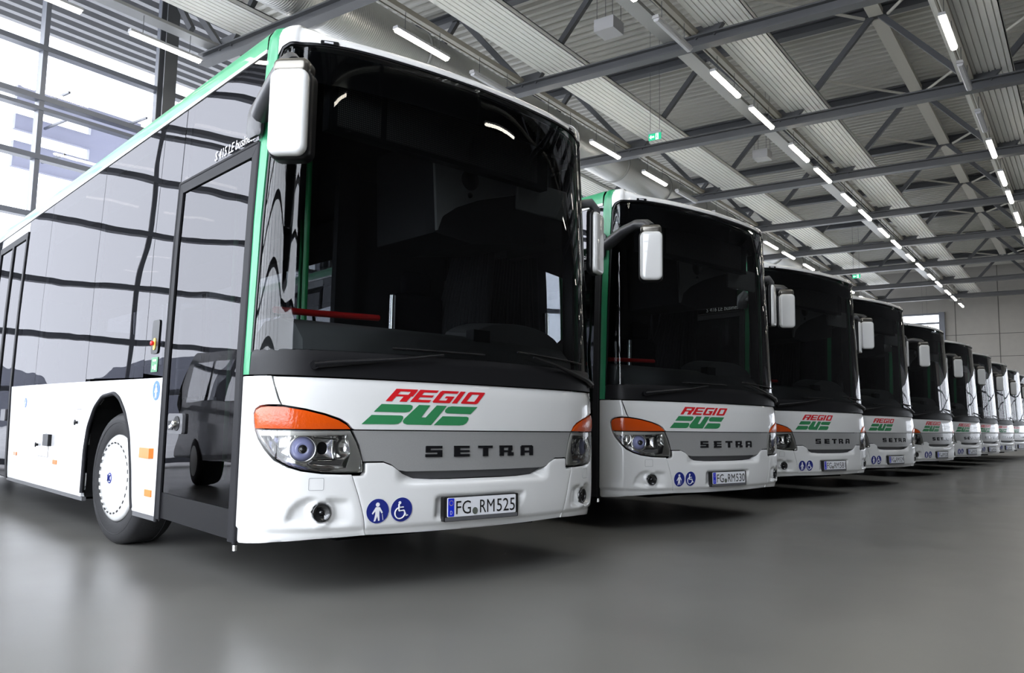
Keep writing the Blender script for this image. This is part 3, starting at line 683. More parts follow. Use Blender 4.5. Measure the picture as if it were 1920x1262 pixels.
    # --- green post stripes and cantrail
    for sg in (-1, 1):
        q = [(-1.530,1.152),(-1.452,1.152),(-1.448,2.0),(-1.440,2.55),(-1.428,2.92),(-1.432,3.03),(-1.40,3.13),(-1.34,3.22),(-1.47,3.22),(-1.505,3.10),(-1.520,3.0),(-1.527,2.7),(-1.530,2.0)]
        P('post_stripe', q if sg < 0 else mirror(q), GREEN, B, gs=.02, gw=.05, th=.01, off=.001)
        sd = 'door' if sg < 0 else 'driver'
        q = [(SV(.50,sg), 2.985), (SV(11.9,sg), 2.985), (SV(11.9,sg), 3.16), (SV(.50,sg), 3.16)]
        c = P('cantrail_stripe', q if sg > 0 else q[::-1], GREEN, B, gs=.4, gw=.02, th=0, off=.001)
        q = [(SV(.50,sg), 2.962), (SV(11.9,sg), 2.962), (SV(11.9,sg), 2.985), (SV(.50,sg), 2.985)]
        P('cantrail_trim', q if sg > 0 else q[::-1], WHITE, B, gs=.4, gw=.02, th=.01, off=.004)
    # roof: strip beyond the cove plus flat top
    rf = MB(); sp = [SV(11.9,-1)+k*.4 for k in range(0, 27)]; sp = [x for x in sp if x < -1.6] + [-1.5+.05*k for k in range(61)] ; sp = sp + [-x for x in sp[::-1] if -x > 1.5]
    e1 = [M(x, 3.16) for x in sp]; e2 = [M(x, 3.40) for x in sp]
    rf.add(e1+e2, [(i, i+1, len(sp)+i+1, len(sp)+i) for i in range(len(sp)-1)], True)
    c = [Vector((q.x*.0, q.y if q.y > .6 else .6, q.z+.02)) for q in e2]
    rf.add(e2+c, [(i, i+1, len(sp)+i+1, len(sp)+i) for i in range(len(sp)-1)], True)
    rf.build('roof', WHITE, B, fix=False)
    # --- lower side panels
    ARC = [(3.30,.30),(3.29,.43),(3.29,.65),(3.235,.836),(3.10,.985),(2.92,1.07),(2.64,1.09),(2.506,1.05),(2.365,.95),(2.25,.80),(2.17,.55),(2.13,.36),(2.10,.30)]
    AR2 = [(a+6.05, c) for a, c in ARC]
    def side(sg, name, pts, m, **k):
        q = [(SV(v, sg), z) for v, z in pts]
        n = sum(q[i-1][0]*q[i][1]-q[i][0]*q[i-1][1] for i in range(len(q)))
        if n < 0: q.reverse()
        return patch(MB(), q, **k).build(name, m, k.pop('_', None) or B, fix=False)
    kk = dict(gs=.25, gw=.12, th=.03)
    for sg in (-1, 1):
        b0 = 1.655 if sg < 0 else .50
        p1 = [(b0,.34),(b0,1.172),(3.385,1.192),(3.385,.30)] + ARC[1:-1] + [(2.09,.30),(b0+.03,.30)]
        p1 = [(b0,.335),(b0,1.172),(3.385,1.192),(3.385,.30),(3.30,.30)] + ARC[1:-1] + [(2.10,.30),(b0+.03,.30)]
        side(sg, 'side_panel', p1, WHITE_S, **kk)
        side(sg, 'side_panel', [(3.392,.30),(3.392,1.192),(5.065,1.206),(5.065,.30)], WHITE_S, **kk)
        if sg < 0:
            side(sg, 'side_panel', [(5.072,.30),(5.072,1.206),(6.02,1.210),(5.98,.9),(5.93,.36),(5.90,.30)], WHITE_S, **kk)
        else: side(sg, 'side_panel', [(5.072,.30),(5.072,1.206),(7.40,1.212),(7.40,.30)], WHITE_S, **kk)
        side(sg, 'side_panel', [(7.41,.30),(7.41,1.212),(11.9,1.22),(11.9,.30)] + [(9.35,.30)] + [(a, c) for a, c in AR2[1:-1]] + [(8.15,.30)], WHITE_S, **kk)
        side(sg, 'sill_trim', [(b0+.02,.268),(b0+.02,.297),(2.10,.297),(2.10,.268)], GREYP, gs=.5, gw=.1, th=.03, off=-.004)
        side(sg, 'sill_trim', [(3.28,.268),(3.28,.297),(5.95,.297),(5.95,.268)], GREYP, gs=.5, gw=.1, th=.03, off=-.004)
        for A_ in (ARC, AR2):
            t = MB(); pts = [M(SV(v, sg), z, -.004) for v, z in rounded(A_, .05)[3:-3]]
            t.tube(pts, .016, 8); t.build('wheel_arch_trim', RUBBER, B)
            o0 = sg*1.20; cen = (A_[0][0]+A_[-1][0])/2
            w_ = MB(); outl = rounded(A_, .05)
            wa = [(v, z) for v, z in outl]
            X0, X1 = sg*1.255, sg*.80
            vsx = [(X0, v, z) for v, z in wa]+[(X1, v, z) for v, z in wa]; n_ = len(wa)
            w_.add(vsx, [(i, i+1, n_+i+1, n_+i) for i in range(n_-1)], True); w_.add([(X1, v, z) for v, z in wa], [tuple(range(n_))])
            w_.build('wheel_well', DARKER, B)
        # side glass
        zs = [2.105, 3.39, 5.068, 6.02] if sg < 0 else [.50, 1.9, 3.39, 5.068, 6.4, 7.40]
        edges = ([1.66] if sg < 0 else []) + zs
        if sg < 0: edges = [1.66, 2.05, 3.39, 5.068, 6.02]
        for i in range(len(edges)-1):
            a, c = edges[i]+.004, edges[i+1]-.004
            side(sg, 'side_window', [(a,1.185 if i else 1.180),(a,2.958),(c,2.958),(c,1.212)], CLG if (sg > 0 and i < 2) else SDG, gs=.25, gw=.15, th=0, off=-.002)
        for a, c in ((7.41,8.9),(8.91,10.4),(10.41,11.9)): side(sg, 'side_window', [(a,1.22),(a,2.958),(c,2.958),(c,1.225)], SDG, gs=.25, gw=.15, th=0, off=-.002)
        for v in ((1.655, 3.39, 5.068, 6.02, 7.405, 8.905, 10.405, 11.9) if sg < 0 else (.5, 1.9, 3.39, 5.068, 6.4, 7.405, 8.905, 10.405, 11.9)):
            side(sg, 'window_post', [(v-.05,1.17),(v-.05,2.96),(v+.05,2.96),(v+.05,1.17)], BLACK, gs=.25, gw=.3, th=.02, off=-.02)
        side(sg, 'window_frame', [(.5 if sg > 0 else 1.6,2.84),(.5 if sg > 0 else 1.6,2.96),(11.9,2.96),(11.9,2.84)], BLACK, gs=.25, gw=.3, th=.02, off=-.02)
    # front door with its header glass
    sg = -1
    side(sg, 'door_header', [(.468,2.452),(.480,2.958),(1.652,2.958),(1.652,2.452)], SDG, gs=.1, gw=.1, th=0, off=-.002)
    side(sg, 'door_header_backing', [(.468,2.44),(.480,2.958),(1.652,2.958),(1.652,2.44)], BLACK, gs=.3, gw=.1, th=.02, off=-.03)
    text_polys(model, LOFF if False else STW, B, 'model_lettering', lambda a, c, o: M(a+.44-SM, c, o), -1.105, -.555, 2.472, .058, .003, slant=.12)
    dr = side(sg, 'front_door', [(.500,.292),(.508,2.44),(1.645,2.44),(1.640,.30),(1.60,.268),(.60,.262)], BLACK, gs=.3, gw=.3, th=.0, off=-.06)
    fr = MB()
    def sq(pts, **k):
        q = [(SV(v, -1), z) for v, z in pts]
        n = sum(q[i-1][0]*q[i][1]-q[i][0]*q[i-1][1] for i in range(len(q)))
        if n < 0: q.reverse()
        patch(fr, q, **k)
    k2 = dict(gs=.3, gw=.3, th=.05, off=.006)
    sq([(.500,.275),(.500,2.43),(.560,2.37),(.560,.275)], **k2); sq([(1.580,.29),(1.580,2.37),(1.640,2.43),(1.640,.29)], **k2)
    sq([(.500,2.432),(1.640,2.432),(1.578,2.370),(.562,2.370)], **k2); 
    fr.build('door_frame', RUBBER, dr, fix=False)
    bpy.data.objects.remove(dr) if False else None
    dr.data = patch(MB(), [(SV(1.578,-1),.30),(SV(.562,-1),.285),(SV(.562,-1),.44),(SV(1.578,-1),.455)], gs=.2, gw=.1, th=.03, off=-.004).build('x', mat('door kick plate', (.006,.006,.007), .5, spec=.2) if 'door kick plate' not in bpy.data.materials else bpy.data.materials['door kick plate']).data
    bpy.data.objects.remove([o for o in bpy.data.objects if o.name.startswith('x') and o.type == 'MESH' and o.data == dr.data and o != dr][0])
    q = [(SV(1.578,-1),.458),(SV(.562,-1),.443),(SV(.562,-1),2.368),(SV(1.578,-1),2.368)]
    P('door_glass', q, DRG, dr, gs=.1, gw=.1, th=0, off=-.004)
    hd = MB(); q = rounded([(SV(1.50,-1),.822),(SV(1.26,-1),.822),(SV(1.26,-1),.945),(SV(1.50,-1),.945)], .02); patch(hd, q, gs=.05, gw=.05, th=.02, off=.014)
    hd.build('door_handle', GREYP, dr, fix=False)
    hd = MB(); patch(hd, circ(SV(1.345,-1), .885, .045, 20), gs=.02, gw=.02, th=.006, off=.019); patch(hd, rect(SV(1.485,-1), SV(1.41,-1), .845, .90), gs=.05, gw=.05, th=.005, off=.018); hd.build('handle_recess', BLACK, dr, fix=False)
    hd = MB(); hd.lathe([(.018,0),(.018,.02),(.012,.026),(0,.027)], M(SV(1.345,-1), .885, .018), (-1,0,0), 16); hd.bar(M(SV(1.345,-1), .885, .03), M(SV(1.42,-1), .86, .03), .012, .02); hd.build('handle_knob', CHROME, dr)
    jt = MB()
    for v in (.487, 1.648): jt.tube([M(SV(v,-1), z, -.002) for z in (.27, .8, 1.4, 2.0, 2.44)], .014, 8)
    jt.tube([M(SV(.50,-1), 2.443, -.002), M(SV(1.65,-1), 2.443, -.002)], .012, 8); jt.build('door_seal', RUBBER, B)
    jt = MB(); jt.tube([(-1.262,.50,.262),(-1.262,.50,.232)], .013, 10); jt.build('door_hinge_pin', CHROME, B)
    # rear door
    rd = side(sg, 'rear_door', [(5.90,.30),(5.96,.45),(6.03,1.2),(6.05,2.80),(7.40,2.80),(7.40,.30)], DRG, gs=.2, gw=.1, th=0, off=-.004)
    fr = MB(); k2 = dict(gs=.3, gw=.3, th=.04, off=.008)
    sq([(5.91,.29),(5.96,.45),(6.03,1.2),(6.03,2.80),(6.09,2.80),(6.09,1.2),(6.03,.45),(5.99,.29)], **k2); sq([(6.66,.30),(6.66,2.8),(6.74,2.8),(6.74,.30)], **k2); sq([(7.34,.30),(7.34,2.8),(7.40,2.8),(7.40,.30)], **k2)
    sq([(6.03,2.78),(6.03,2.85),(7.40,2.85),(7.40,2.78)], **k2)
    fr.build('door_frame', RUBBER, rd, fix=False)
    side(sg, 'rear_door_header', [(6.03,2.85),(6.03,2.958),(7.40,2.958),(7.40,2.85)], BLACKG, gs=.3, gw=.1, th=.02, off=-.004)
    hd = MB(); patch(hd, rect(SV(6.40,-1), SV(6.18,-1), .86, .98, .02), gs=.1, gw=.1, th=.02, off=.01); hd.build('door_handle', GREYP, rd, fix=False)
    # side details: markers, flaps, stickers, emergency button
    def sd(name, v0, v1, z0, z1, m, off=.012, r=.004, th=.012):
        a = sorted((SV(v0,-1), SV(v1,-1))); return patch(MB(), rect(a[0], a[1], z0, z1, r), gs=.1, gw=.1, th=th, off=off).build(name, m, B, fix=False)
    sd('side_indicator', 1.755, 1.94, .655, .722, AMBERS, .03, .006, .03); sd('side_marker', 1.745, 1.862, .413, .457, AMBERS, .008)
    sd('side_marker', 4.062, 4.184, .508, .545, AMBERS, .006); sd('side_marker', 5.554, 5.694, .525, .560, AMBERS, .006)
    sd('connector_box', 4.285, 4.47, .655, .757, BLACK, .03, .004, .04)
    def seam(pts):
        t = MB(); Q = [M(SV(v,-1), z, .0005) for v, z in pts]
        for i in range(len(Q)-1): t.tube([Q[i], Q[i+1]], .0022, 4, caps=False)
        t.build('flap_seam', GREYP, B)
    seam([(4.75,.765),(4.375,.757),(4.375,.557),(4.74,.558)]); seam([(3.57,.975),(3.43,.974)]); seam([(3.56,.768),(3.425,.768)])
    for v, z in ((4.75,.656),(3.53,.869)):
        t = MB(); t.lathe([(.012,0),(.012,.014),(.022,.017),(.022,.024),(0,.026)], M(SV(v,-1), z, 0), (-1,0,0), 14); t.build('flap_knob', BLACK, B)
    e = sd('emergency_recess', 1.79, 1.92, 1.335, 1.56, BLACK, .006, .03)
    t = MB(); patch(t, rect(SV(1.875,-1), SV(1.835,-1), 1.36, 1.44, .018), gs=.1, gw=.1, th=.004, off=.010); t.build('button_surround', YEL, e, fix=False)
    t = MB(); t.lathe([(.012,0),(.017,.012),(.013,.018),(0,.019)], M(SV(1.868,-1), 1.405, .01), (-1,0,0), 16); t.build('button', RED, e)
    e = sd('door_sticker', 1.785, 1.90, 1.215, 1.312, GREENL, .002, .004, .002)
    t = MB(); patch(t, rect(SV(1.87,-1), SV(1.81,-1), 1.285, 1.297), gs=.1, gw=.1, th=.001, off=.0035); patch(t, circ(SV(1.86,-1), 1.245, .012, 12), gs=.1, gw=.1, th=.001, off=.0035); patch(t, rect(SV(1.835,-1), SV(1.805,-1), 1.228, 1.262), gs=.1, gw=.1, th=.001, off=.0035); t.build('sticker_symbol', STW, e, fix=False)
    def pic_man(mb, c, z, k, fm, off):
        g = dict(gs=.2, gw=.2, th=.0005, off=off, fm=fm)
        patch(mb, circ(c, z+.034*k, .0115*k, 16), **g)
        patch(mb, [(c-.011*k,z+.021*k),(c+.013*k,z+.021*k),(c+.031*k,z-.008*k),(c+.024*k,z-.013*k),(c+.012*k,z+.004*k),(c+.011*k,z-.015*k),(c+.015*k,z-.05*k),(c+.007*k,z-.051*k),(c,z-.026*k),(c-.010*k,z-.053*k),(c-.019*k,z-.053*k),(c-.012*k,z-.015*k),(c-.013*k,z+.0*k),(c-.027*k,z-.017*k),(c-.032*k,z-.011*k)], **g)
    e = patch(MB(), circ(SV(1.772,-1), 1.092, .064), gs=.2, gw=.2, th=.001, off=.002).build('side_sticker', BLUEL, B, fix=False); t = MB(); pic_man(t, SV(1.772,-1), 1.092, .95, M, .0035); t.build('sticker_figure', STW, e, fix=False)
    e = patch(MB(), circ(SV(5.35,-1), 1.04, .046), gs=.2, gw=.2, th=.001, off=.002).build('side_sticker', BLUEL, B, fix=False); t = MB(); pic_man(t, SV(5.35,-1), 1.04, .7, M, .0035); t.build('sticker_figure', STW, e, fix=False)
    # front stickers
    bl = lambda m_, c, nm: patch(patch(MB(), circ(c, .443, .0675, 40), gs=.2, gw=.2, th=.0005, off=.002), circ(c, .443, .0675, 40), gs=.2, gw=.2, th=0, off=.002).build(nm, m_, B, fix=False)
    e = bl(STW, -.688, 'front_sticker'); t = patch(MB(), circ(-.688, .443, .0645, 40), gs=.2, gw=.2, th=.0005, off=.003).build('sticker_disc', BLUE, e, fix=False)
    t = MB(); pic_man(t, -.690, .443, 1.0, M, .0045); t.tube([M(-.662,.428,.0045), M(-.655,.395,.0045)], .0012, 4); t.build('sticker_figure', STW, e, fix=False)
    tag(e, 'round blue sticker with a walking person holding a stick')
    e = bl(STW, -.546, 'front_sticker'); patch(MB(), circ(-.546, .445, .0645, 40), gs=.2, gw=.2, th=.0005, off=.003).build('sticker_disc', BLUE, e, fix=False)
    tag(e, 'round blue sticker with a wheelchair symbol')
    t = MB(); c, z = -.546, .445; tb = lambda pts, r: t.tube([M(a, b_, .005) for a, b_ in pts], r, 6)
    patch(t, circ(c-.013, z+.037, .0085, 14), gs=.2, gw=.2, th=.0005, off=.0045)
    tb([(c-.018,z+.030),(c-.016,z-.006)], .0042); tb([(c-.016,z-.006),(c+.014,z-.004)], .0042); tb([(c-.012,z+.012),(c+.010,z+.013)], .0035)
    tb([(c+.014,z-.004),(c+.028,z-.034),(c+.038,z-.030)], .0042)
    tb([(c-.010+.030*math.cos(x), z-.018+.030*math.sin(x)) for x in [2.0+k*.25 for k in range(18)]], .0038)
    t.build('sticker_figure', STW, e)
    # lettering on the lid and grille
    zb, zt, sl = 1.028, 1.098, .068
    def gl(mb, x, wd, bars):
        for (x0, y0, x1, y1) in bars:
            f = lambda a, c: (x+a*wd+sl*c, zb+(zt-zb)*c)
            patch(mb, [f(x0,y0),f(x1,y0),f(x1,y1),f(x0,y1)], gs=.1, gw=.1, th=.0008, off=.0025)
    t = MB()
    gl(t, -.657, .14, [(0,0,.27,1),(.27,.80,.98,1),(.74,.42,1,.92),(.27,.40,.92,.56),(.60,0,.92,.42)])
    gl(t, -.506, .125, [(0,0,.30,1),(.30,.80,1,1),(.30,.40,.95,.58),(.30,0,1,.20)])
    gl(t, -.364, .125, [(0,.06,.27,.94),(.05,.80,1,1),(.05,0,.98,.20),(.68,.2,.98,.50),(.50,.40,.98,.56)])
    gl(t, -.226, .036, [(0,0,1,1)])
    gl(t, -.165, .125, [(0,.06,.27,.94),(.05,.80,.97,1),(.05,0,.95,.20),(.73,.06,1,.96)])
    t.build('operator_lettering', RED, ld, fix=False)
    t = MB()
    BU = [[(-.795,.902),(-.738,.952),(-.562,.952),(-.549,.948),(-.548,.936),(-.560,.918),(-.580,.906),(-.602,.903)],
          [(-.726,.969),(-.680,1.012),(-.502,1.012),(-.489,1.006),(-.492,.990),(-.510,.974),(-.535,.969)],
          [(-.448,1.013),(-.374,1.012),(-.434,.944),(-.405,.944),(-.330,1.013),(-.260,1.012),(-.369,.902),(-.525,.903),(-.545,.909),(-.550,.922),(-.540,.936)],
          [(-.351,.902),(-.290,.953),(-.118,.953),(-.105,.948),(-.106,.935),(-.122,.916),(-.145,.905),(-.173,.902)],
          [(-.262,.970),(-.275,.978),(-.270,.992),(-.250,1.006),(-.225,1.011),(-.038,1.011),(-.091,.968)]]
    for q in BU: patch(t, q, gs=.1, gw=.1, th=.0008, off=.0025)
    t.build('logo_lettering', GREENL, ld, fix=False)
    def sg_(x0, x1, bars):
        t = MB()
        for a, c, d, e_ in bars: patch(t, [(x0+(x1-x0)*a,.724+.062*c),(x0+(x1-x0)*d,.724+.062*c),(x0+(x1-x0)*d,.724+.062*e_),(x0+(x1-x0)*a,.724+.062*e_)], gs=.2, gw=.2, th=.006, off=-.002)
        t.build('maker_letter', BLACKG, gr, fix=False)
    sg_(-.400,-.287, [(0,.0,1,.26),(.72,.2,1,.62),(.02,.40,.95,.62),(.02,.5,.30,.95),(.04,.76,1,1)])
    sg_(-.203,-.093, [(0,0,.38,1),(0,0,1,.24),(0,.40,1,.60),(0,.78,1,1)])
    sg_(-.027,.085, [(0,.76,1,1),(.32,0,.68,1)])
    sg_(.143,.256, [(0,0,.30,1),(0,.78,.92,1),(.64,.50,.94,.96),(0,.34,.86,.54),(.60,0,1.02,.34)])
    sg_(.322,.434, [(0,0,.30,.92),(.08,.76,.92,1),(.70,0,1,.92),(.2,.28,.8,.48)])
    # number plate
    pm = lambda a, z, o=0: Vector((a, -.004-o+.02*(z-.44), z))
    hold = MB(); patch(hold, rect(-.283,.283,.363,.500,.008), gs=.2, gw=.2, th=.03, off=.004, fm=pm); hold = hold.build('license_plate', PLK, B, fix=False)
    t = MB(); patch(t, rect(-.273,.273,.366,.386,.002), gs=.2, gw=.2, th=.004, off=.008, fm=pm); t.build('holder_strip', GREYP, hold, fix=False)
    t = MB(); patch(t, rect(-.26,.26,.388,.495,.008), gs=.2, gw=.2, th=.004, off=.008, fm=pm); t.build('plate_face', PLW, hold, fix=False)
    t = MB(); patch(t, rect(-.256,-.213,.391,.492,.005), gs=.2, gw=.2, th=.001, off=.0095, fm=pm); t.build('plate_band', EUB, hold, fix=False)
    t = MB()
    for k in range(12): patch(t, circ(-.2345+.0135*math.cos(k*PI/6), .466+.0135*math.sin(k*PI/6), .0022, 6), gs=.2, gw=.2, th=.0005, off=.0105, fm=pm)
    t.build('star_ring', YEL, hold, fix=False)
    text_polys('D', STW, hold, 'country_letter', pm, -.242, -.227, .402, .022, .0105)
    t = MB(); patch(t, circ(-.060, .415, .020, 20), gs=.2, gw=.2, th=.001, off=.0105, fm=pm); t.build('plate_seal', GREYM, hold, fix=False)
    plate_text(hold, plate)
    # wipers
    for pts, bl_ in ((((-1.06,1.205),(-.92,1.222),(-.55,1.262),(-.30,1.300)), ((-.62,1.318),(.02,1.322))), (((1.20,1.200),(1.05,1.225),(.65,1.30),(.42,1.335)), ((1.0,1.33),(.30,1.36)))):
        t = MB(); t.tube([M(a, z, .022+.006*i) for i, (a, z) in enumerate(pts)], [.020,.018,.009,.007], 8)
        t.tube([M(pts[0][0], pts[0][1], -.01), M(pts[0][0], pts[0][1], .036)], .024, 12)
        wp = t.build('wiper', BLACK, B)
        q = [(bl_[0][0]+(bl_[1][0]-bl_[0][0])*k/8, bl_[0][1]+(bl_[1][1]-bl_[0][1])*k/8) for k in range(9)]
        t = MB(); t.tube([M(a, z, .016) for a, z in q], .007, 6); t.tube([M(a, z, .028) for a, z in q[1:-1]], .005, 6); t.build('wiper_blade', BLACK, wp)
    # mirrors
    def housing(name, c, wdir, fdir, hw, hh, d, m, r=.045):
        bm = bmesh.new(); bmesh.ops.create_cube(bm, size=1)
        for q in bm.verts: q.co = Vector((q.co.x*2*hw, q.co.y*d, q.co.z*2*hh))
        bmesh.ops.bevel(bm, geom=[e_ for e_ in bm.edges if abs((e_.verts[0].co-e_.verts[1].co).normalized().y) > .9], offset=r, segments=5, profile=.5, affect='EDGES')
        ed = [e_ for e_ in bm.edges if abs(e_.verts[0].co.y-e_.verts[1].co.y) < 1e-5 and e_.verts[0].co.y < 0]
        bmesh.ops.bevel(bm, geom=ed, offset=min(.028, d*.45), segments=4, profile=.5, affect='EDGES')
        W_ = Vector(wdir).normalized(); F2 = Vector(fdir).normalized()
        for q in bm.verts: q.co = Vector(c)+W_*q.co.x - F2*q.co.y*1.0 + Vector((0,0,1))*q.co.z
        bmesh.ops.recalc_face_normals(bm, faces=bm.faces)
        me = bpy.data.meshes.new(name); bm.to_mesh(me); bm.free(); me.materials.append(m); me.polygons.foreach_set('use_smooth', [True]*len(me.polygons))
        return me
    def mo(name, me, par): o = bpy.data.objects.new(name, me); COL.objects.link(o); o.parent = par; return o
    wd, fd = (.66,-.75,0), (-.75,-.66,0)
    mi = mo('mirror', housing('mirror', (-1.425,-.250,2.336), wd, fd, .100, .216, .095, BLACK, .045), B); tag(mi, 'door-side mirror on a long arm')
    mo('mirror_shell', housing('mirror_shell', (-1.462,-.284,2.335), wd, fd, .092, .207, .06, WHITE, .045), mi)
    mo('mirror_cap', housing('mirror_cap', (-1.432,-.255,2.565), wd, fd, .088, .040, .095, CAPM, .035), mi)
    t = MB(); t.tube([(-1.292,.38,2.555),(-1.315,.28,2.585),(-1.345,.12,2.635),(-1.385,-.06,2.655),(-1.42,-.20,2.625),(-1.43,-.255,2.585)], [.055,.055,.048,.042,.042,.04], 12); t.build('mirror_arm', ARMM, mi)
    t = MB(); patch(t, rounded([(-1.585,2.46),(-1.46,2.46),(-1.455,2.66),(-1.50,2.70),(-1.60,2.64),(-1.61,2.50)], .02), gs=.03, gw=.1, th=.03, off=.055, edge=.012); t.build('mirror_mount', ARMM, mi, fix=False)
    wd, fd = (.92,.40,0), (.40,-.92,0)
    mi = mo('mirror', housing('mirror', (1.385,.385,2.285), wd, fd, .100, .240, .05, BLACK, .045), B); tag(mi, 'driver-side mirror close to the body')
    mo('mirror_shell', housing('mirror_shell', (1.402,.362,2.28), wd, fd, .095, .232, .05, WHITE, .04), mi)
    t = MB(); t.tube([(1.25,.42,2.56),(1.33,.37,2.58),(1.40,.38,2.54),(1.41,.39,2.48)], .035, 10); t.build('mirror_arm', GREYP, mi)
    # wheels
    for v, dbl in ((2.75, 0), (8.75, 1)):
        for sg in (-1, 1):
            wr = .475; ax = (sg, 0, 0); c = (sg*.93, v, wr)
            t = MB(); t.lathe([(.30,-.02),(.40,-.03),(.455,-.01),(.475,.02),(.475,.235),(.455,.262),(.42,.272),(.36,.268),(.33,.262),(.305,.25),(.30,.20)], c, ax, 48); wh = t.build('wheel', TYRE, B)
            t = MB(); t.lathe([(.470,.05),(.4775,.05),(.4775,.056),(.470,.056)], c, ax, 48); t.lathe([(.40,.2705),(.403,.274),(.406,.271)], c, ax, 48); t.build('tread_groove', TYRE, wh)
            t = MB(); t.lathe([(.312,.245),(.315,.262),(.300,.276),(.262,.290),(.258,.291),(.252,.285),(.245,.291),(.19,.302),(.10,.312),(0,.316)], c, ax, 56); wc = t.build('wheel_cover', WHITE, wh)
            s_ = MB()
            for k in range(28):
                a = 2*PI*k/28; q = [(.255, a-.07), (.255, a+.07)]
                A = [Vector((sg*.93+sg*.2925, v+r_*math.cos(x), wr+r_*math.sin(x))) for r_, x in ((.249,a-.06),(.262,a-.06),(.262,a+.06),(.249,a+.06))]
                s_.add(A, [(0,1,2,3)])
            s_.build('vent_slots', BLACK, wh)
            s_ = MB(); s_.lathe([(.040,.3145),(.038,.3175),(.030,.3178)], c, ax, 24); k_ = sg*(.93+.3195); 
            for p0, p1 in (((-.02,-.02),(.02,.022)),((.02,-.02),(-.02,.022))): s_.bar((k_, v+p0[0], wr+p0[1]), (k_, v+p1[0], wr+p1[1]), .003, .012, up=(1,0,0))
            s_.build('hub_emblem', BLUE, wh)
            if not dbl:                              # the front wheels are steered slightly
                st_ = math.radians(5); cc = Vector(c); wh.rotation_euler = (0, 0, st_); wh.location = cc-Matrix.Rotation(st_, 3, 'Z')@cc
            MB().lathe([(0,-.25),(.30,-.25),(.30,.2),(.0,.2)], c, ax, 24).build('wheel_hub', DARKER, wh)
    # chassis, interior
    mb = MB(); mb.box(-.75,.75,.35,11.7,.26,.42); 
    for a, c in ((.35,2.0),(3.4,8.0),(9.5,11.8)): mb.box(-1.20,1.20,a if a > 1 else 1.7,c,.27,.40)
    mb.box(-.9,1.15,.42,1.7,.30,.42); mb.box(-1.0,1.0,.30,.5,.30,.42)
    mb.build('chassis', DARKER, B)
    mb = MB(); mb.box(-1.22,1.22,.50,1.9,.40,.44); mb.box(-.78,.78,1.9,11.85,.40,.44); mb.box(-1.22,1.22,3.42,7.9,.40,.44); mb.box(-1.22,1.22,9.5,11.85,.40,.44); mb.build('cabin_floor', DARK, B)
    mb = MB(); mb.box(-1.14,1.14,.42,11.85,2.86,2.90); mb.box(-1.14,-.80,1.7,11.8,2.60,2.86); mb.box(.80,1.14,1.7,11.8,2.60,2.86); mb.build('cabin_ceiling', DARK, B)
    mb = MB(); mb.box(-1.25,1.25,11.85,12.0,.40,3.05); mb.build('rear_panel', WHITE, B)
    mb = MB()
    for x in (-1.21, 1.19):
        for a, c in (((1.7 if x < 0 else .5), 2.05), (3.4, 8.1), (9.5, 11.85)): mb.box(x, x+.02, a, c, .44, 1.16)
    mb.build('cabin_lining', DARK, B)
    # dashboard
    mb = MB(); prof = lambda k: [(.30+k, 1.16),(.32+k, 1.36),(.42+k,1.455),(.60,1.50),(.80,1.49),(.90,1.42),(.92,.46),(.50,.46)]
    sec = [-1.0,-.8,-.5,-.2,.1,.4,.7,1.0,1.14]
    vs = []; 
    for u in sec: k = hermite(PU, abs(u))*.6; vs += [(u, a+.0+k*.6, z) for a, z in prof(0)]
    n_ = 8; mb.add(vs, [(i*n_+j, i*n_+(j+1)%n_, (i+1)*n_+(j+1)%n_, (i+1)*n_+j) for i in range(len(sec)-1) for j in range(n_)], True); mb.add(vs[:n_], [tuple(range(n_))])
    dsh = mb.build('dashboard', DASH, B)
    mb = MB(); pts = [(x/10*.44, .17*math.sqrt(max(0, 1-(x/10)**2))) for x in range(-10, 11)]
    mb.prism([(.72+a, 1.44+z) for a, z in pts] + [(1.16,1.40),(.28,1.40)], lambda a, z: (a, .50, z), lambda a, z: (a, .80, z+.03)); mb.build('instrument_hood', DASH, dsh)
    MB().box(.26,.40,.42,.50,1.40,1.53).build('ticket_reader', BLACK, dsh)
    mb = MB(); c = Vector((.74,.93,1.50)); nrm = Vector((0,.45,.9)).normalized(); a1 = Vector((1,0,0)); a2 = nrm.cross(a1)
    ring_ = [c+(a1*math.cos(2*PI*k/32)+a2*math.sin(2*PI*k/32))*.235 for k in range(33)]
    mb.tube(ring_, .015, 8, caps=False)
    for x in (0, 2.1, 4.2): mb.tube([c, c+(a1*math.cos(x+PI/2)+a2*math.sin(x+PI/2))*.235], .012, 6)
    mb.tube([c, c-nrm*.35], .035, 10); mb.build('steering_wheel', BLACK, B)
    def softbox(mb, x0, x1, y0, y1, z0, z1, r=.04):
        bm = bmesh.new(); bmesh.ops.create_cube(bm, size=1)
        for q in bm.verts: q.co = Vector(((x0+x1)/2+q.co.x*(x1-x0), (y0+y1)/2+q.co.y*(y1-y0), (z0+z1)/2+q.co.z*(z1-z0)))
        bmesh.ops.bevel(bm, geom=bm.edges[:], offset=r, segments=3, profile=.5, affect='EDGES'); bm.verts.index_update()
        mb.add([q.co.copy() for q in bm.verts], [[q.index for q in f.verts] for f in bm.faces], True); bm.free()
    mb = MB(); softbox(mb,.46,.98,1.25,1.75,1.12,1.26); softbox(mb,.47,.97,1.66,1.80,1.22,1.95,.06); softbox(mb,.58,.86,1.68,1.79,1.92,2.14,.05); mb.build('driver_seat', SEAT, B)
    MB().tube([(.42,1.62,.46),(.42,1.62,1.90)], .03, 10).build('seat_pillar', CHROME, B)
    # overhead parts
    mb = MB(); mb.box(-.93,.80,.30,.37,2.55,2.93); dd = mb.build('destination_display', BLACK, B)
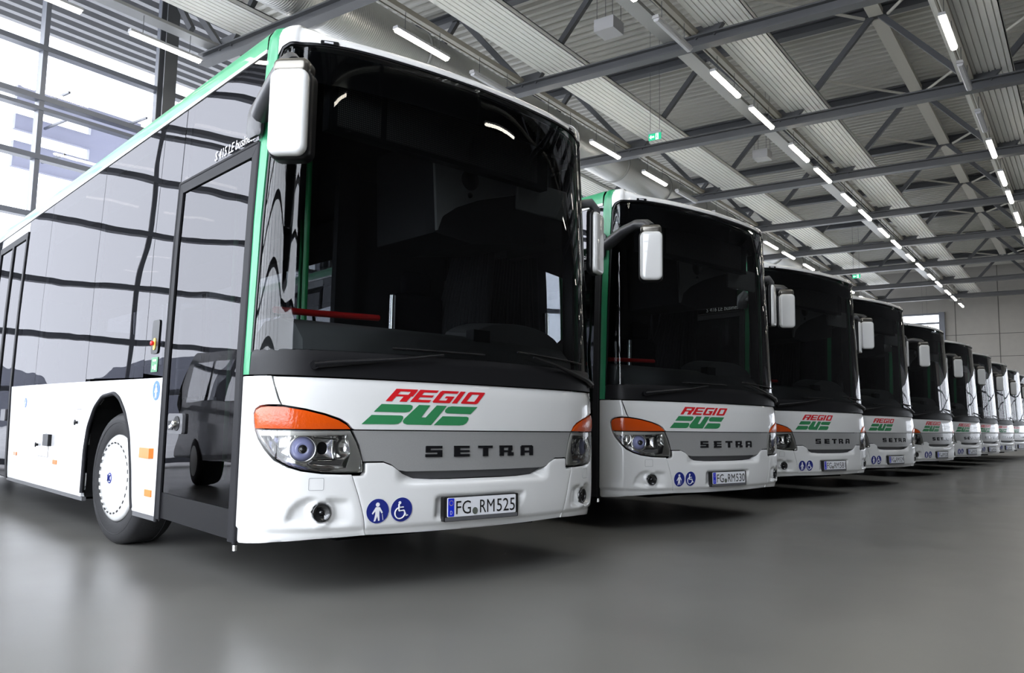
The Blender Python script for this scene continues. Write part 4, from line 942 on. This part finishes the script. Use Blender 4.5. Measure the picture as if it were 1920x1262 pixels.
    mb = MB(); mb.add([(-.88,.297,2.58),(-.585,.297,2.58),(-.585,.297,2.86),(-.88,.297,2.86),(-.545,.297,2.58),(.70,.297,2.58),(.70,.297,2.86),(-.545,.297,2.86)], [(0,1,2,3),(4,5,6,7)]); mb.build('display_matrix', LED, dd)
    mb = MB(); mb.prism([(.06,2.86),(.09,2.19),(.40,2.16),(1.12,2.28),(1.15,2.86)], lambda a, z: (a, .645, z), lambda a, z: (a, 1.35, z)); lk = mb.build('overhead_locker', DARK, B)
    mb = MB(); mb.prism(rounded([(.04,2.86),(.09,2.19),(.13,2.30),(.25,2.385),(.455,2.478),(.70,2.555),(.88,2.61),(1.15,2.62),(1.15,2.86)], .02), lambda a, z: (a, .62, z), lambda a, z: (a, .645, z)); mb.build('locker_front', LOCK, lk)
    mb = MB(); mb.lathe([(.075,0),(.07,.012),(0,.012)], (.36,.618,2.60), (0,-1,0), 24); mb.lathe([(.02,0),(.018,.01),(0,.01)], (.36,.618,2.49), (0,-1,0), 12); mb.build('speaker', BLACK, lk)
    mb = MB(); softbox(mb,.60,1.10,.39,.42,2.40,2.62,.012); mb.build('sun_visor', LOCK, B)
    # partitions, poles, curtain
    mb = MB(); mb.box(-.10,.06,1.60,1.66,.46,2.86); mb.box(-.16,-.12,2.2,2.24,.46,2.86); mb.box(.10,1.15,1.92,1.95,.46,2.86); mb.build('driver_partition', DARK, B)
    mb = MB()
    for k in range(14): mb.tube([(.98+.012*math.sin(k*1.7), 1.15+k*.055, 1.40),(1.0, 1.15+k*.045, 1.9),(1.02, 1.13+k*.035, 2.32)], .028, 8)
    mb.build('curtain', CURT, B)
    for pts in ([(-.66,1.0,.46),(-.66,1.0,1.5),(-.67,1.0,2.84)], [(-1.02,1.05,.46),(-1.02,1.05,2.3)], [(-.55,2.35,.46),(-.55,2.35,2.84)], [(.55,3.4,.46),(.55,3.4,2.84)]):
        MB().tube(pts, .019, 10).build('grab_pole', BGREEN, B)
    MB().tube([(-.35,.62,1.56),(-.80,.62,1.545),(-1.08,.55,1.53)], .02, 10).build('dash_rail', REDB, B)
    MB().tube([(-1.06,.95,.62),(-.9,1.0,.60),(-.85,1.25,.75)], .012, 8).build('hose', LOCK, B)
    # passenger seats
    mb = MB(); softbox(mb,-.44,.0,0,.42,.86,.96,.03); softbox(mb,-.43,-.01,.38,.47,.92,1.66,.04); mb.box(-.3,-.1,.05,.35,.44,.88); st = mb.build('passenger_seat', SEAT, B, (-.72,3.55,0))
    first = True
    for y in (3.55, 4.4, 5.2, 7.7, 8.5, 9.3, 10.1, 10.9):
        for x in (-.72, 1.15):
            if y == 3.55 and x == -.72: continue
            c = st.copy(); COL.objects.link(c); c.parent = B; c.location = (x, y, 0)
    mb = MB(); mb.box(-.5,.5,.05,.06,0,.02)
    return B
def plate_text(hold, plate):
    pm = lambda a, z, o=0: Vector((a, -.004-o+.02*(z-.44), z))
    a, b_, c = plate.split(' ')
    text_polys(a, PLK, hold, 'plate_lettering', pm, -.200, -.092, .402, .075, .0105)
    text_polys(b_, PLK, hold, 'plate_lettering', pm, -.024, .088, .402, .075, .0105)
    text_polys(c, PLK, hold, 'plate_lettering', pm, .106, .250, .402, .075, .0105)

BUSES = [(0,0,-12.24,'FG RM 525'),(3.78,-.06,-14.16,'FG RM 530'),(7.58,-.08,-16.2,'FG RM 581'),(10.75,-.25,-13.5,'FG RM 529'),(14.85,-.36,-12.2,'FG RM 528'),
         (18.6,-.48,-12.6,'FG RM 527'),(22.1,-.58,-12.2,'FG RM 526'),(25.7,-.69,-12.2,'FG RM 524'),(29.0,-.80,-12.2,'FG RM 523'),(32.3,-.92,-12.2,'FG RM 522')]
proto = build_bus('FG RM 525', 'S 415 LE business')
for i, (x, y, rz, pl) in enumerate(BUSES):
    b_ = proto if i == 0 else copy_tree(proto)
    b_.location = (x, y, 0); b_.rotation_euler = (0, 0, math.radians(rz))
    if i:
        hold = [c for c in b_.children if c.name.startswith('license_plate')][0]
        for c in list(hold.children):
            if c.name.startswith('plate_lettering'): bpy.data.objects.remove(c)
        plate_text(hold, pl)
        if i == 2:
            old = [c for c in b_.children if c.name.startswith('model_lettering')][0]; bpy.data.objects.remove(old)
            text_polys('S 416 LE business', STW, b_, 'model_lettering', lambda a, c, o: M(a+.44-SM, c, o), -1.105, -.555, 2.472, .058, .003, slant=.12)
    nm = ['nearest and largest', 'second', 'third', 'fourth', 'fifth', 'sixth', 'seventh', 'eighth', 'ninth', 'last and smallest'][i]
    lab = ('white and green city bus, %s in the row, number plate %s' % (nm, pl)) if i < 3 else ('white and green city bus, the %s counted along the row' % nm)
    tag(b_, lab, 'bus', 'parked city buses in the row')

# dark van standing to the left of the first bus, outside the view but mirrored in the bus door
VANP = mat('dark van paint', (.012,.013,.018), .2, coat=1)
van = empty('van', (-3.3, 6.9, 0), math.radians(-10)); tag(van, 'dark van parked left of the first bus, seen mirrored in its front door', 'van')
prof = [(-2.35,.35),(-2.4,.75),(-2.25,1.0),(-1.55,1.15),(-.95,1.80),(-.6,1.93),(2.1,1.95),(2.3,1.75),(2.38,1.0),(2.35,.35)]
MB().prism(rounded(prof, .12), lambda a, z: (-.90+(.12 if z > 1.1 else 0)*(z-1.1), a, z), lambda a, z: (.90-(.12 if z > 1.1 else 0)*(z-1.1), a, z)).build('body', VANP, van)
vg = glass('van glass', (.05,.05,.06), 1.6)
for sg in (-1, 1):
    for a in ([(-1.3,1.18),(-.88,1.72),(.1,1.76),(.1,1.16)], [(.2,1.16),(.2,1.76),(1.2,1.78),(1.2,1.16)], [(1.3,1.16),(1.3,1.78),(2.05,1.76),(2.15,1.16)]):
        MB().add([(sg*(.906-.12*(z-1.1)), y, z) for y, z in a], [(0,1,2,3)]).build('window', vg, van, fix=False)
    for y in (-1.5, 1.5): 
        w_ = MB().lathe([(.0,.0),(.22,.0),(.31,-.02),(.33,-.06),(.33,-.2),(.28,-.22),(0,-.22)], (sg*.92, y, .33), (sg,0,0), 28).build('wheel', TYRE, van)
        MB().lathe([(.21,.004),(.19,.012),(0,.02)], (sg*.92, y, .33), (sg,0,0), 24).build('hubcap', SATIN, w_)
    m_ = MB(); m_.box(*sorted((sg*.9, sg*1.1)), -1.15, -1.05, 1.12, 1.28); m_.build('wing_mirror', VANP, van)
MB().add([(-.72,-1.5,1.19),(.72,-1.5,1.19),(.66,-1.0,1.76),(-.66,-1.0,1.76)], [(0,1,2,3)]).build('windscreen', vg, van, fix=False)
